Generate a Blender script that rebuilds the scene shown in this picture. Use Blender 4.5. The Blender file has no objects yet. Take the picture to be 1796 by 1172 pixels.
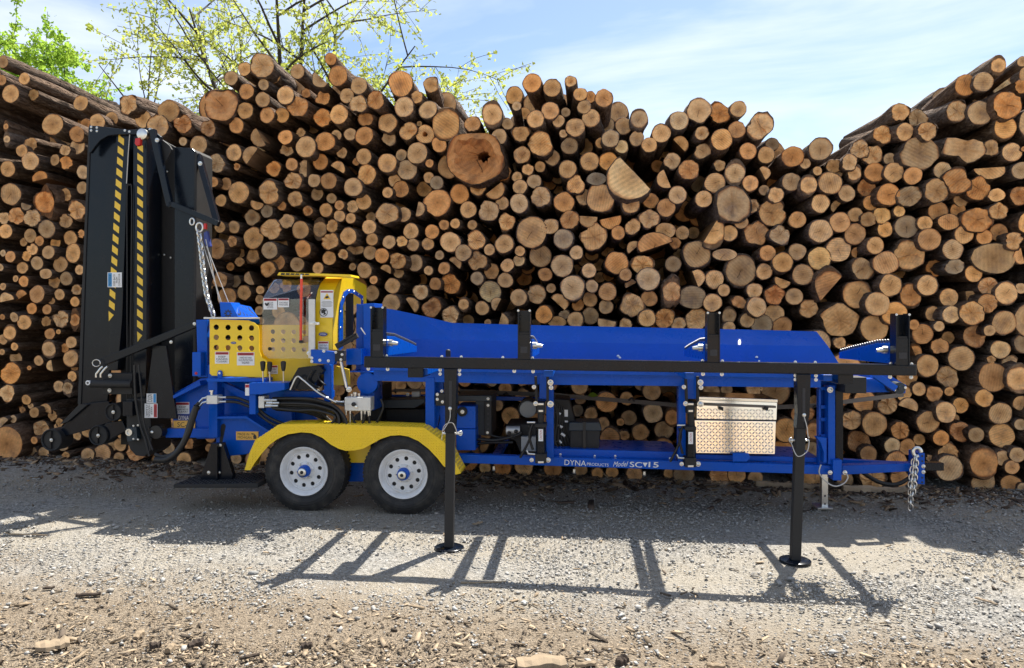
import bpy, bmesh, math, random
import numpy as np
from mathutils import Vector, Matrix
random.seed(7); RNG = np.random.default_rng(11)
scene = bpy.context.scene
COL = scene.collection
R_ = math.radians

# ------------------------------------------------------------------ camera
F_PX, IW, IH, CAM_H = 1300.0, 1796.0, 1172.0, 1.64
PITCH, ROLL = math.atan(26/F_PX), R_(0.57)
cam_rot = Matrix.Rotation(math.pi/2-PITCH, 3, 'X') @ Matrix.Rotation(ROLL, 3, 'Z')
cam_pos = Vector((0, 0, CAM_H))
cam = bpy.data.cameras.new('camera'); cam_ob = bpy.data.objects.new('camera', cam); COL.objects.link(cam_ob)
cam.sensor_width = 36; cam.lens = F_PX/IW*36; cam.clip_end = 2000; cam.clip_start = 0.05
cam_ob.matrix_world = Matrix.Translation(cam_pos) @ cam_rot.to_4x4()
scene.camera = cam_ob

# ------------------------------------------------------------------ world, sun, exposure
SUN_EL, SUN_AZ = 60.0, 33.0            # azimuth measured from +Y towards +X
SKY_STRENGTH, SUN_STRENGTH, EXPOSURE = 0.08, 4.5, 1.22
world = bpy.data.worlds.new('World'); scene.world = world; world.use_nodes = True
wn = world.node_tree; wn.nodes.clear()
def wnode(t, **k):
    n = wn.nodes.new(t)
    for a, b in k.items(): setattr(n, a, b)
    return n
sky = wnode('ShaderNodeTexSky', sky_type='NISHITA', sun_disc=False)
sky.sun_elevation = R_(SUN_EL); sky.sun_rotation = R_(SUN_AZ)
sky.altitude = 250; sky.air_density = 1.0; sky.dust_density = 0.9; sky.ozone_density = 1.5
tc = wnode('ShaderNodeTexCoord')
mp = wnode('ShaderNodeMapping'); mp.inputs['Scale'].default_value = (1.0, 1.0, 4.0)
mp.inputs['Rotation'].default_value = (0.0, 0.25, 0.4)
cn = wnode('ShaderNodeTexNoise'); cn.inputs['Scale'].default_value = 1.6; cn.inputs['Detail'].default_value = 7; cn.inputs['Roughness'].default_value = 0.55
cn.inputs['Distortion'].default_value = 0.5
cr = wnode('ShaderNodeValToRGB'); cr.color_ramp.elements[0].position = 0.42; cr.color_ramp.elements[1].position = 0.66
cr.color_ramp.elements[1].color = (0.85, 0.85, 0.85, 1)
cm = wnode('ShaderNodeMixRGB'); cm.inputs[2].default_value = (6.6, 6.9, 7.2, 1)
bg = wnode('ShaderNodeBackground'); bg.inputs[1].default_value = SKY_STRENGTH
wo = wnode('ShaderNodeOutputWorld')
L = wn.links.new
L(tc.outputs['Generated'], mp.inputs[0]); L(mp.outputs[0], cn.inputs['Vector']); L(cn.outputs['Fac'], cr.inputs[0])
L(cr.outputs[0], cm.inputs[0]); L(sky.outputs[0], cm.inputs[1]); L(cm.outputs[0], bg.inputs[0]); L(bg.outputs[0], wo.inputs[0])

sun = bpy.data.lights.new('sun', 'SUN'); sun.energy = SUN_STRENGTH; sun.angle = R_(0.53); sun.color = (1, 0.95, 0.86)
sun_ob = bpy.data.objects.new('sun', sun); COL.objects.link(sun_ob)
sdir = Vector((math.cos(R_(SUN_EL))*math.sin(R_(SUN_AZ)), math.cos(R_(SUN_EL))*math.cos(R_(SUN_AZ)), math.sin(R_(SUN_EL))))
sun_ob.rotation_euler = sdir.to_track_quat('Z', 'Y').to_euler()
sun_ob.location = sdir*40
scene.render.engine = 'CYCLES'
vs = scene.view_settings; vs.view_transform = 'Standard'; vs.look = 'None'; vs.exposure = EXPOSURE; vs.gamma = 1; vs.use_curve_mapping = False
scene.cycles.max_bounces = 8; scene.cycles.transparent_max_bounces = 16

# ------------------------------------------------------------------ projection helpers
def ray(px, py):
    return (cam_rot @ Vector((px-IW/2, -(py-IH/2), -F_PX))).normalized()
def on_ground(px, py, z=0.0):
    r = ray(px, py); t = (z-CAM_H)/r.z
    return cam_pos + r*t
def on_plane(px, py, p0, n):
    r = ray(px, py); t = (p0-cam_pos).dot(n)/r.dot(n)
    return cam_pos + r*t
# machine frame: u along the machine, d away from the camera, w up
M_YAW = R_(-5.0)
m_rot = Matrix.Rotation(M_YAW, 3, 'Z')
m_org = Vector(((620-IW/2)/F_PX*6.2, 6.2, 0))
m_d = m_rot @ Vector((0, 1, 0))
def P(px, py, d=0.0):
    q = on_plane(px, py, m_org + m_d*d, m_d) - m_org
    q = m_rot.transposed() @ q
    return Vector((q.x, d, q.z))

# ------------------------------------------------------------------ materials
def new_mat(name):
    m = bpy.data.materials.new(name); m.use_nodes = True
    nt = m.node_tree; b = nt.nodes['Principled BSDF']
    return m, nt, b
def nd(nt, t, **k):
    n = nt.nodes.new(t)
    for a, v in k.items():
        if a in n.inputs: n.inputs[a].default_value = v
        else: setattr(n, a, v)
    return n
def paint(name, col, rough=0.35, metal=0.0, coat=0.0, wear=0.12, bump=0.02, scale=9.0, dust=None, spec=0.5):
    m, nt, b = new_mat(name); lk = nt.links.new
    t = nd(nt, 'ShaderNodeTexCoord')
    n1 = nd(nt, 'ShaderNodeTexNoise', Scale=scale, Detail=6.0, Roughness=0.6)
    lk(t.outputs['Object'], n1.inputs['Vector'])
    mx = nd(nt, 'ShaderNodeMixRGB'); mx.blend_type = 'MIX'
    mx.inputs[1].default_value = (*col, 1)
    d = dust or tuple(min(1, c*(1-wear*2.0)+0.012) for c in col)
    mx.inputs[2].default_value = (*d, 1)
    rp = nd(nt, 'ShaderNodeMapRange'); rp.inputs[1].default_value = 0.45; rp.inputs[2].default_value = 0.8; rp.inputs[4].default_value = min(1, wear*4)
    lk(n1.outputs['Fac'], rp.inputs[0]); lk(rp.outputs[0], mx.inputs[0]); lk(mx.outputs[0], b.inputs['Base Color'])
    rr = nd(nt, 'ShaderNodeMapRange'); rr.inputs[3].default_value = max(0.03, rough-0.08); rr.inputs[4].default_value = rough+0.14
    lk(n1.outputs['Fac'], rr.inputs[0]); lk(rr.outputs[0], b.inputs['Roughness'])
    b.inputs['Metallic'].default_value = metal
    b.inputs['Coat Weight'].default_value = coat; b.inputs['Coat Roughness'].default_value = 0.12
    b.inputs['Specular IOR Level'].default_value = spec
    if bump:
        n2 = nd(nt, 'ShaderNodeTexNoise', Scale=scale*22, Detail=2.0)
        lk(t.outputs['Object'], n2.inputs['Vector'])
        bp = nd(nt, 'ShaderNodeBump', Strength=bump*4, Distance=0.01)
        lk(n2.outputs['Fac'], bp.inputs['Height']); lk(bp.outputs[0], b.inputs['Normal'])
    return m
MT = {}
MT['blue'] = paint('blue_paint', (0.0005, 0.085, 0.50), 0.26, wear=0.12, bump=0.008, dust=(0.004, 0.075, 0.36), spec=0.22)
MT['black'] = paint('black_paint', (0.0030, 0.006, 0.012), 0.20, wear=0.16, bump=0.003, spec=0.30, dust=(0.010, 0.013, 0.018))
MT['matte_black'] = paint('matte_black', (0.012, 0.012, 0.013), 0.62, wear=0.15, bump=0.02)
MT['yellow'] = paint('yellow_paint', (0.92, 0.62, 0.012), 0.34, coat=0.2, wear=0.10, bump=0.004)
MT['white'] = paint('white_wheel_paint', (0.76, 0.77, 0.78), 0.4, wear=0.18, bump=0.006, dust=(0.52, 0.49, 0.44))
MT['rubber'] = paint('tyre_rubber', (0.016, 0.016, 0.017), 0.72, wear=0.22, bump=0.06, scale=11, dust=(0.075, 0.067, 0.058))
MT['hose'] = paint('hose_rubber', (0.010, 0.010, 0.011), 0.45, wear=0.12, bump=0.01)
MT['zinc'] = paint('zinc_plate', (0.72, 0.72, 0.70), 0.28, metal=1.0, wear=0.1, bump=0.01, scale=30)
MT['alu'] = paint('cast_aluminium', (0.70, 0.70, 0.68), 0.5, metal=0.55, wear=0.12, bump=0.03, scale=30)
MT['chrome'] = paint('polished_plate', (0.82, 0.82, 0.81), 0.14, metal=1.0, wear=0.02, bump=0.0)
MT['chain_steel'] = paint('chain_steel', (0.16, 0.16, 0.165), 0.4, metal=0.85, wear=0.2, bump=0.01)
MT['strap'] = paint('grey_steel_strip', (0.16, 0.135, 0.115), 0.6, wear=0.15, bump=0.02)
MT['decal_white'] = paint('decal_white', (0.78, 0.79, 0.80), 0.4, wear=0.03, bump=0)
MT['decal_red'] = paint('decal_red', (0.42, 0.02, 0.03), 0.4, wear=0.03, bump=0)
MT['decal_blue'] = paint('decal_blue', (0.03, 0.25, 0.55), 0.4, wear=0.03, bump=0)
MT['decal_orange'] = paint('decal_orange', (0.80, 0.45, 0.08), 0.4, wear=0.03, bump=0)
MT['decal_navy'] = paint('decal_navy', (0.03, 0.05, 0.22), 0.4, wear=0.03, bump=0)
MT['ink'] = paint('ink', (0.02, 0.02, 0.025), 0.5, wear=0.03, bump=0)
MT['hazard'] = paint('hazard_yellow', (0.85, 0.55, 0.05), 0.45, wear=0.14, bump=0)
MT['red_plastic'] = paint('red_plastic', (0.55, 0.02, 0.02), 0.35, wear=0.05, bump=0)
MT['rope'] = paint('wire_rope', (0.55, 0.53, 0.5), 0.5, metal=0.4, wear=0.1, bump=0)
MT['bluegrey'] = paint('engine_shroud', (0.018, 0.030, 0.042), 0.45, wear=0.1, bump=0.01)
MT['filter'] = paint('filter_cover_grey', (0.33, 0.34, 0.35), 0.5, wear=0.08, bump=0.01)
MT['dirtywood'] = paint('plank_wood', (0.42, 0.29, 0.17), 0.8, wear=0.2, bump=0.08, scale=5)
# fluorescent rod
m, nt, b = new_mat('orange_acrylic'); b.inputs['Base Color'].default_value = (0.95, 0.07, 0.03, 1); b.inputs['Roughness'].default_value = 0.2
b.inputs['Transmission Weight'].default_value = 0.15; MT['rod'] = m
# clear shield
m, nt, b = new_mat('clear_polycarbonate'); lk = nt.links.new
tr = nd(nt, 'ShaderNodeBsdfTransparent'); tr.inputs[0].default_value = (0.93, 0.94, 0.96, 1)
gl = nd(nt, 'ShaderNodeBsdfGlossy'); gl.inputs['Roughness'].default_value = 0.04
fr = nd(nt, 'ShaderNodeFresnel', IOR=1.5)
mxs = nd(nt, 'ShaderNodeMixShader'); ad = nd(nt, 'ShaderNodeMath', operation='MULTIPLY_ADD'); ad.inputs[1].default_value = 1.3; ad.inputs[2].default_value = 0.03
lk(fr.outputs[0], ad.inputs[0]); lk(ad.outputs[0], mxs.inputs[0]); lk(tr.outputs[0], mxs.inputs[1]); lk(gl.outputs[0], mxs.inputs[2])
lk(mxs.outputs[0], nt.nodes['Material Output'].inputs['Surface']); MT['clear'] = m

def tread_mat(name, col, metal, rough):
    m, nt, b = new_mat(name); lk = nt.links.new
    t = nd(nt, 'ShaderNodeTexCoord'); n1 = nd(nt, 'ShaderNodeTexNoise', Scale=7.0, Detail=5.0)
    lk(t.outputs['Object'], n1.inputs['Vector'])
    rr = nd(nt, 'ShaderNodeMapRange'); rr.inputs[3].default_value = rough-0.05; rr.inputs[4].default_value = rough+0.15
    lk(n1.outputs['Fac'], rr.inputs[0]); lk(rr.outputs[0], b.inputs['Roughness'])
    b.inputs['Base Color'].default_value = (*col, 1); b.inputs['Metallic'].default_value = metal
    return m

# wood end grain, bark
def wood_mat():
    m, nt, b = new_mat('cut_wood'); lk = nt.links.new
    a = nd(nt, 'ShaderNodeAttribute', attribute_name='lc'); tone = nd(nt, 'ShaderNodeAttribute', attribute_name='tone')
    sep = nd(nt, 'ShaderNodeSeparateXYZ'); lk(a.outputs['Vector'], sep.inputs[0])
    def math_(op, x, y=None, v=None):
        n = nd(nt, 'ShaderNodeMath', operation=op)
        lk(x, n.inputs[0])
        if y is not None: lk(y, n.inputs[1])
        if v is not None: n.inputs[1].default_value = v
        return n.outputs[0]
    sc = nd(nt, 'ShaderNodeVectorMath', operation='MULTIPLY'); sc.inputs[1].default_value = (1, 1, 9.7); lk(a.outputs['Vector'], sc.inputs[0])
    nw = nd(nt, 'ShaderNodeTexNoise', Scale=1.3, Detail=3.0); lk(sc.outputs[0], nw.inputs['Vector'])
    nf = nd(nt, 'ShaderNodeTexNoise', Scale=5.0, Detail=6.0, Roughness=0.65); lk(sc.outputs[0], nf.inputs['Vector'])
    nfine = nd(nt, 'ShaderNodeTexNoise', Scale=26.0, Detail=3.0); lk(sc.outputs[0], nfine.inputs['Vector'])
    xx = math_('MULTIPLY', sep.outputs[0], sep.outputs[0]); yy = math_('MULTIPLY', sep.outputs[1], sep.outputs[1])
    r = math_('SQRT', math_('ADD', xx, yy))
    rw = math_('ADD', r, math_('MULTIPLY', math_('SUBTRACT', nw.outputs['Fac'], v=0.5), v=0.38))
    ramp = nd(nt, 'ShaderNodeValToRGB'); lk(rw, ramp.inputs[0]); e = ramp.color_ramp.elements
    e[0].position = 0.0; e[0].color = (0.30, 0.150, 0.060, 1); e[1].position = 1.02; e[1].color = (0.13, 0.075, 0.04, 1)
    for p, c in ((0.10, (0.48, 0.25, 0.10)), (0.42, (0.63, 0.345, 0.145)), (0.70, (0.75, 0.445, 0.205)), (0.86, (0.75, 0.425, 0.185)), (0.95, (0.49, 0.215, 0.085))):
        q = e.new(p); q.color = (*c, 1)
    ring = math_('SINE', math_('MULTIPLY', rw, v=95.0))
    ang = nd(nt, 'ShaderNodeMath', operation='ARCTAN2'); lk(sep.outputs[1], ang.inputs[0]); lk(sep.outputs[0], ang.inputs[1])
    # saw marks: straight lines, direction from the seed
    cs = math_('COSINE', math_('MULTIPLY', sep.outputs[2], v=17.0)); sn = math_('SINE', math_('MULTIPLY', sep.outputs[2], v=17.0))
    lin = math_('ADD', math_('MULTIPLY', sep.outputs[0], cs), math_('MULTIPLY', sep.outputs[1], sn))
    lin = math_('ADD', lin, math_('MULTIPLY', nf.outputs['Fac'], v=0.05))
    saw = math_('SINE', math_('MULTIPLY', lin, v=36.0))
    sawamt = math_('MULTIPLY', math_('FRACT', math_('MULTIPLY', sep.outputs[2], v=7.31)), v=0.11)
    # one drying crack from the pith
    ca = math_('SUBTRACT', math_('MULTIPLY', math_('FRACT', math_('MULTIPLY', sep.outputs[2], v=3.17)), v=6.28), v=3.14)
    da = math_('ABSOLUTE', math_('SUBTRACT', math_('ADD', ang.outputs[0], math_('MULTIPLY', math_('SUBTRACT', nf.outputs['Fac'], v=0.5), v=0.5)), ca))
    wid = math_('MULTIPLY', da, r)
    crack = nd(nt, 'ShaderNodeMapRange'); lk(wid, crack.inputs[0]); crack.inputs[1].default_value = 0.006; crack.inputs[2].default_value = 0.028; crack.inputs[3].default_value = 1; crack.inputs[4].default_value = 0
    has = math_('LESS_THAN', math_('FRACT', math_('MULTIPLY', sep.outputs[2], v=5.77)), v=0.45)
    short = math_('LESS_THAN', r, v=0.5)
    ck = math_('MULTIPLY', math_('MULTIPLY', crack.outputs[0], has), short)
    # brightness factor
    f = math_('ADD', math_('MULTIPLY', ring, v=0.045), math_('MULTIPLY', saw, sawamt))
    f = math_('ADD', f, math_('MULTIPLY', math_('SUBTRACT', nf.outputs['Fac'], v=0.5), v=0.85))
    f = math_('ADD', f, math_('MULTIPLY', math_('SUBTRACT', nfine.outputs['Fac'], v=0.5), v=0.35))
    f = math_('ADD', f, v=1.0)
    f = math_('MULTIPLY', f, math_('SUBTRACT', math_('MULTIPLY', ck, v=-0.75), v=-1.0))
    ns = nd(nt, 'ShaderNodeTexNoise', Scale=1.15, Detail=5.0, Roughness=0.62); so = nd(nt, 'ShaderNodeVectorMath', operation='ADD'); so.inputs[1].default_value = (31.7, 12.1, 4.4)
    lk(sc.outputs[0], so.inputs[0]); lk(so.outputs[0], ns.inputs['Vector'])
    st = nd(nt, 'ShaderNodeMapRange'); lk(ns.outputs['Fac'], st.inputs[0]); st.inputs[1].default_value = 0.50; st.inputs[2].default_value = 0.72; st.inputs[4].default_value = 0.75
    stm = nd(nt, 'ShaderNodeMixRGB'); lk(st.outputs[0], stm.inputs[0]); lk(ramp.outputs[0], stm.inputs[1]); stm.inputs[2].default_value = (0.33, 0.20, 0.12, 1)
    m1 = nd(nt, 'ShaderNodeMixRGB', blend_type='MULTIPLY'); m1.inputs[0].default_value = 1
    lk(stm.outputs[0], m1.inputs[1]); lk(tone.outputs['Color'], m1.inputs[2])
    m2 = nd(nt, 'ShaderNodeVectorMath', operation='SCALE'); lk(m1.outputs[0], m2.inputs[0]); lk(f, m2.inputs['Scale'])
    lk(m2.outputs[0], b.inputs['Base Color']); b.inputs['Roughness'].default_value = 0.8; b.inputs['Specular IOR Level'].default_value = 0.25
    bp = nd(nt, 'ShaderNodeBump', Strength=0.5, Distance=0.006)
    lk(math_('ADD', math_('MULTIPLY', saw, sawamt), math_('MULTIPLY', nf.outputs['Fac'], v=0.8)), bp.inputs['Height']); lk(bp.outputs[0], b.inputs['Normal'])
    return m
def bark_mat():
    m, nt, b = new_mat('bark'); lk = nt.links.new
    a = nd(nt, 'ShaderNodeAttribute', attribute_name='lc'); tone = nd(nt, 'ShaderNodeAttribute', attribute_name='tone')
    t = nd(nt, 'ShaderNodeTexCoord')
    sc = nd(nt, 'ShaderNodeVectorMath', operation='MULTIPLY'); sc.inputs[1].default_value = (3.0, 3.0, 9.0); lk(a.outputs['Vector'], sc.inputs[0])
    n1 = nd(nt, 'ShaderNodeTexNoise', Scale=2.2, Detail=8.0, Roughness=0.7); lk(sc.outputs[0], n1.inputs['Vector'])
    v = nd(nt, 'ShaderNodeTexVoronoi', Scale=2.6, feature='DISTANCE_TO_EDGE'); lk(sc.outputs[0], v.inputs['Vector'])
    rp = nd(nt, 'ShaderNodeValToRGB'); e = rp.color_ramp.elements
    e[0].position = 0.30; e[0].color = (0.050, 0.034, 0.025, 1); e[1].position = 0.78; e[1].color = (0.30, 0.235, 0.185, 1)
    q = e.new(0.52); q.color = (0.150, 0.100, 0.070, 1)
    lk(n1.outputs['Fac'], rp.inputs[0])
    mx = nd(nt, 'ShaderNodeMixRGB', blend_type='MULTIPLY'); mx.inputs[0].default_value = 0.6
    lk(rp.outputs[0], mx.inputs[1]); lk(tone.outputs['Color'], mx.inputs[2]); lk(mx.outputs[0], b.inputs['Base Color'])
    b.inputs['Roughness'].default_value = 0.92; b.inputs['Specular IOR Level'].default_value = 0.2
    ad = nd(nt, 'ShaderNodeMath', operation='MULTIPLY_ADD'); lk(v.outputs['Distance'], ad.inputs[0]); ad.inputs[1].default_value = 0.8; lk(n1.outputs['Fac'], ad.inputs[2])
    bp = nd(nt, 'ShaderNodeBump', Strength=1.0, Distance=0.05); lk(ad.outputs[0], bp.inputs['Height']); lk(bp.outputs[0], b.inputs['Normal'])
    return m
MT['wood'] = wood_mat(); MT['bark'] = bark_mat()

# ------------------------------------------------------------------ mesh helpers
def set_props(o, label=None, cat=None, group=None, kind=None):
    if label: o['label'] = label
    if cat: o['category'] = cat
    if group: o['group'] = group
    if kind: o['kind'] = kind
    return o
def link(name, me, mats, parent=None, smooth=False, bevel=0.0, seg=2):
    for m_ in (mats if isinstance(mats, (list, tuple)) else [mats]):
        me.materials.append(MT[m_] if isinstance(m_, str) else m_)
    o = bpy.data.objects.new(name, me); COL.objects.link(o)
    if parent is not None: o.parent = parent
    if smooth: me.polygons.foreach_set('use_smooth', [True]*len(me.polygons))
    if bevel:
        bv = o.modifiers.new('bevel', 'BEVEL'); bv.width = bevel; bv.segments = seg; bv.limit_method = 'ANGLE'; bv.angle_limit = R_(35)
    return o
class MB:
    def __init__(s): s.v = []; s.f = []; s.mi = []
    def poly(s, pts, faces, mi=0):
        o = len(s.v); s.v += [tuple(p) for p in pts]
        s.f += [tuple(i+o for i in f) for f in faces]; s.mi += [mi]*len(faces); return s
    def prism(s, front, back, mi=0):        # two matching 3-D outlines
        n = len(front)
        fs = [tuple(range(n)), tuple(reversed(range(n, 2*n)))] + [(i, i+n, (i+1) % n+n, (i+1) % n) for i in range(n)]
        return s.poly(list(front)+list(back), fs, mi)
    def px(s, pts, d0, d1, mi=0):           # pixel outline at depth d0, pushed straight back to d1
        fr = [P(x, y, d0) for x, y in pts]
        return s.prism(fr, [Vector((p.x, d1, p.z)) for p in fr], mi)
    def rect(s, x0, y0, x1, y1, d0, d1, mi=0): return s.px([(x0, y0), (x1, y0), (x1, y1), (x0, y1)], d0, d1, mi)
    def bar(s, a, b, w, t=None, up=Vector((0, 1, 0)), mi=0):     # square bar from a to b
        a, b = Vector(a), Vector(b); ax = (b-a).normalized(); t = t or w
        s1 = ax.cross(up)
        if s1.length < 1e-4: s1 = ax.cross(Vector((1, 0, 0)))
        s1.normalize(); s2 = ax.cross(s1).normalized()
        c = [s1*(w/2)+s2*(t/2), -s1*(w/2)+s2*(t/2), -s1*(w/2)-s2*(t/2), s1*(w/2)-s2*(t/2)]
        return s.prism([a+k for k in c], [b+k for k in c], mi)
    def tube(s, pts, r, n=10, mi=0, cap=True):
        pts = [Vector(p) for p in pts]; rs = r if isinstance(r, (list, tuple)) else [r]*len(pts)
        base = len(s.v); ref = None
        for i, p in enumerate(pts):
            ax = (pts[min(i+1, len(pts)-1)]-pts[max(i-1, 0)]).normalized()
            if ref is None: ref = ax.orthogonal().normalized()
            else:
                ref = (ref-ax*ref.dot(ax)); ref = ref.normalized() if ref.length > 1e-6 else ax.orthogonal().normalized()
            o2 = ax.cross(ref)
            for k in range(n):
                an = 2*math.pi*k/n
                s.v.append(tuple(p+(ref*math.cos(an)+o2*math.sin(an))*rs[i]))
        for i in range(len(pts)-1):
            for k in range(n):
                s.f.append((base+i*n+k, base+i*n+(k+1) % n, base+(i+1)*n+(k+1) % n, base+(i+1)*n+k)); s.mi.append(mi)
        if cap:
            s.f.append(tuple(base+k for k in reversed(range(n)))); s.mi.append(mi)
            s.f.append(tuple(base+(len(pts)-1)*n+k for k in range(n))); s.mi.append(mi)
        return s
    def cyl(s, a, b, r, n=16, mi=0): return s.tube([a, b], r, n, mi)
    def lathe(s, c, axis, prof, n=40, mi=0):    # profile of (distance along axis, radius)
        c = Vector(c); axis = Vector(axis).normalized(); r1 = axis.orthogonal().normalized(); r2 = axis.cross(r1); base = len(s.v)
        for (h, r) in prof:
            for k in range(n):
                an = 2*math.pi*k/n; s.v.append(tuple(c+axis*h+(r1*math.cos(an)+r2*math.sin(an))*r))
        for i in range(len(prof)-1):
            for k in range(n):
                s.f.append((base+i*n+k, base+i*n+(k+1) % n, base+(i+1)*n+(k+1) % n, base+(i+1)*n+k)); s.mi.append(mi)
        return s
    def dome(s, c, axis, r, mi=0, n=8):
        return s.lathe(c, axis, [(0, r), (r*0.35, r*0.9), (r*0.65, r*0.55), (r*0.75, 0.001)], n, mi)
    def build(s, name, mats, parent=None, smooth=False, bevel=0.0, seg=2, auto=None):
        me = bpy.data.meshes.new(name); me.from_pydata(s.v, [], s.f); me.polygons.foreach_set('material_index', s.mi)
        bm = bmesh.new(); bm.from_mesh(me); bmesh.ops.recalc_face_normals(bm, faces=bm.faces); bm.to_mesh(me); bm.free()
        o = link(name, me, mats, parent, smooth, bevel, seg)
        if auto:
            me.polygons.foreach_set('use_smooth', [True]*len(me.polygons))
            me.set_sharp_from_angle(angle=R_(auto))
        return o
def curve_plate(name, outline, holes, to3d, thick, mats, parent):
    """flat plate with real holes; outline and holes are 2-D lists (local metres), to3d a 4x4 matrix"""
    cu = bpy.data.curves.new(name, 'CURVE'); cu.dimensions = '2D'; cu.fill_mode = 'BOTH'; cu.extrude = thick/2
    for pl in [outline]+holes:
        sp = cu.splines.new('POLY'); sp.points.add(len(pl)-1); sp.use_cyclic_u = True
        for i, (x, y) in enumerate(pl): sp.points[i].co = (x, y, 0, 1)
    tmp = bpy.data.objects.new('tmp', cu); COL.objects.link(tmp)
    dg = bpy.context.evaluated_depsgraph_get(); me = bpy.data.meshes.new_from_object(tmp.evaluated_get(dg))
    bpy.data.objects.remove(tmp); bpy.data.curves.remove(cu)
    me.transform(to3d); me.materials.clear(); me.name = name
    return link(name, me, mats, parent)
FRONT = Matrix(((1, 0, 0, 0), (0, 0, 1, 0), (0, 1, 0, 0), (0, 0, 0, 1)))       # (x,y)->(u,w)
def circ(c, r, n=16): return [(c[0]+r*math.cos(2*math.pi*k/n), c[1]+r*math.sin(2*math.pi*k/n)) for k in range(n)]
def text_mesh(txt):
    cu = bpy.data.curves.new('t', 'FONT'); cu.body = txt; cu.align_x = 'CENTER'; cu.align_y = 'CENTER'; cu.resolution_u = 3
    cu.space_line = 0.95
    tmp = bpy.data.objects.new('tmp', cu); COL.objects.link(tmp)
    dg = bpy.context.evaluated_depsgraph_get(); me = bpy.data.meshes.new_from_object(tmp.evaluated_get(dg))
    bpy.data.objects.remove(tmp); bpy.data.curves.remove(cu); me.materials.clear()
    return me
def lettering(txt, cx, cy, w_px, h_px, d, mat, parent, rot=0.0, name='lettering', embolden=0, shear=0):
    """flat printed letters centred on a pixel at machine depth d, fitted to a pixel box"""
    me = text_mesh(txt); n = len(me.vertices)
    co = np.zeros(n*3); me.vertices.foreach_get('co', co); co = co.reshape(-1, 3)
    mn, mxx = co.min(0), co.max(0); ctr = (mn+mxx)/2; size = mxx-mn
    c3 = P(cx, cy, d); a = (P(cx+10, cy, d)-P(cx-10, cy, d)).length/20
    sx, sy = w_px*a/size[0], h_px*a/size[1]
    co = (co-ctr)*np.array([sx, sy, 1]); co[:, 0] += co[:, 1]*shear
    cr_, sr_ = math.cos(R_(rot)), math.sin(R_(rot))
    x = co[:, 0]*cr_-co[:, 1]*sr_; y = co[:, 0]*sr_+co[:, 1]*cr_
    out = np.stack([x+c3.x, np.full(n, d), y+c3.z], 1)
    me.vertices.foreach_set('co', out.ravel()); me.update(); me.name = name
    return link(name, me, mat, parent)

def lettering_quad(txt, q, mat, parent, name='lettering', m=.08):
    """printed letters mapped onto a slanting face given by its corners: top-left, top-right, bottom-right, bottom-left"""
    me = text_mesh(txt); n = len(me.vertices); co = np.zeros(n*3); me.vertices.foreach_get('co', co); co = co.reshape(-1, 3)
    mn, mx = co.min(0), co.max(0); u = m+(1-2*m)*(co[:, 0]-mn[0])/(mx[0]-mn[0]); v = m*1.5+(1-3*m)*(mx[1]-co[:, 1])/(mx[1]-mn[1])
    q = [np.array(p) for p in q]; out = ((1-u)*(1-v))[:, None]*q[0]+(u*(1-v))[:, None]*q[1]+(u*v)[:, None]*q[2]+((1-u)*v)[:, None]*q[3]
    me.vertices.foreach_set('co', out.ravel()); me.update(); me.name = name
    return link(name, me, mat, parent)

# ------------------------------------------------------------------ ground
def ground_mask_nodes(nt):
    """brown chip litter in the foreground, grey gravel behind: a mask over world x,y"""
    lk = nt.links.new
    g = nd(nt, 'ShaderNodeNewGeometry'); sp = nd(nt, 'ShaderNodeSeparateXYZ'); lk(g.outputs['Position'], sp.inputs[0])
    n1 = nd(nt, 'ShaderNodeTexNoise', Scale=1.1, Detail=6.0, Roughness=0.6); lk(g.outputs['Position'], n1.inputs['Vector'])
    ma = nd(nt, 'ShaderNodeMath', operation='MULTIPLY_ADD'); lk(sp.outputs[0], ma.inputs[0]); ma.inputs[1].default_value = 0.15; lk(sp.outputs[1], ma.inputs[2])
    mb = nd(nt, 'ShaderNodeMath', operation='MULTIPLY_ADD'); lk(n1.outputs['Fac'], mb.inputs[0]); mb.inputs[1].default_value = 1.5; lk(ma.outputs[0], mb.inputs[2])
    mr = nd(nt, 'ShaderNodeMapRange'); lk(mb.outputs[0], mr.inputs[0]); mr.inputs[1].default_value = 4.55; mr.inputs[2].default_value = 5.35; mr.inputs[3].default_value = 1; mr.inputs[4].default_value = 0
    gt = nd(nt, 'ShaderNodeMapRange'); lk(sp.outputs[1], gt.inputs[0]); gt.inputs[1].default_value = -2.0; gt.inputs[2].default_value = 0.5   # the litter strip ends behind the photographer
    mu = nd(nt, 'ShaderNodeMath', operation='MULTIPLY'); lk(mr.outputs[0], mu.inputs[0]); lk(gt.outputs[0], mu.inputs[1])
    return g, mu.outputs[0]
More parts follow.
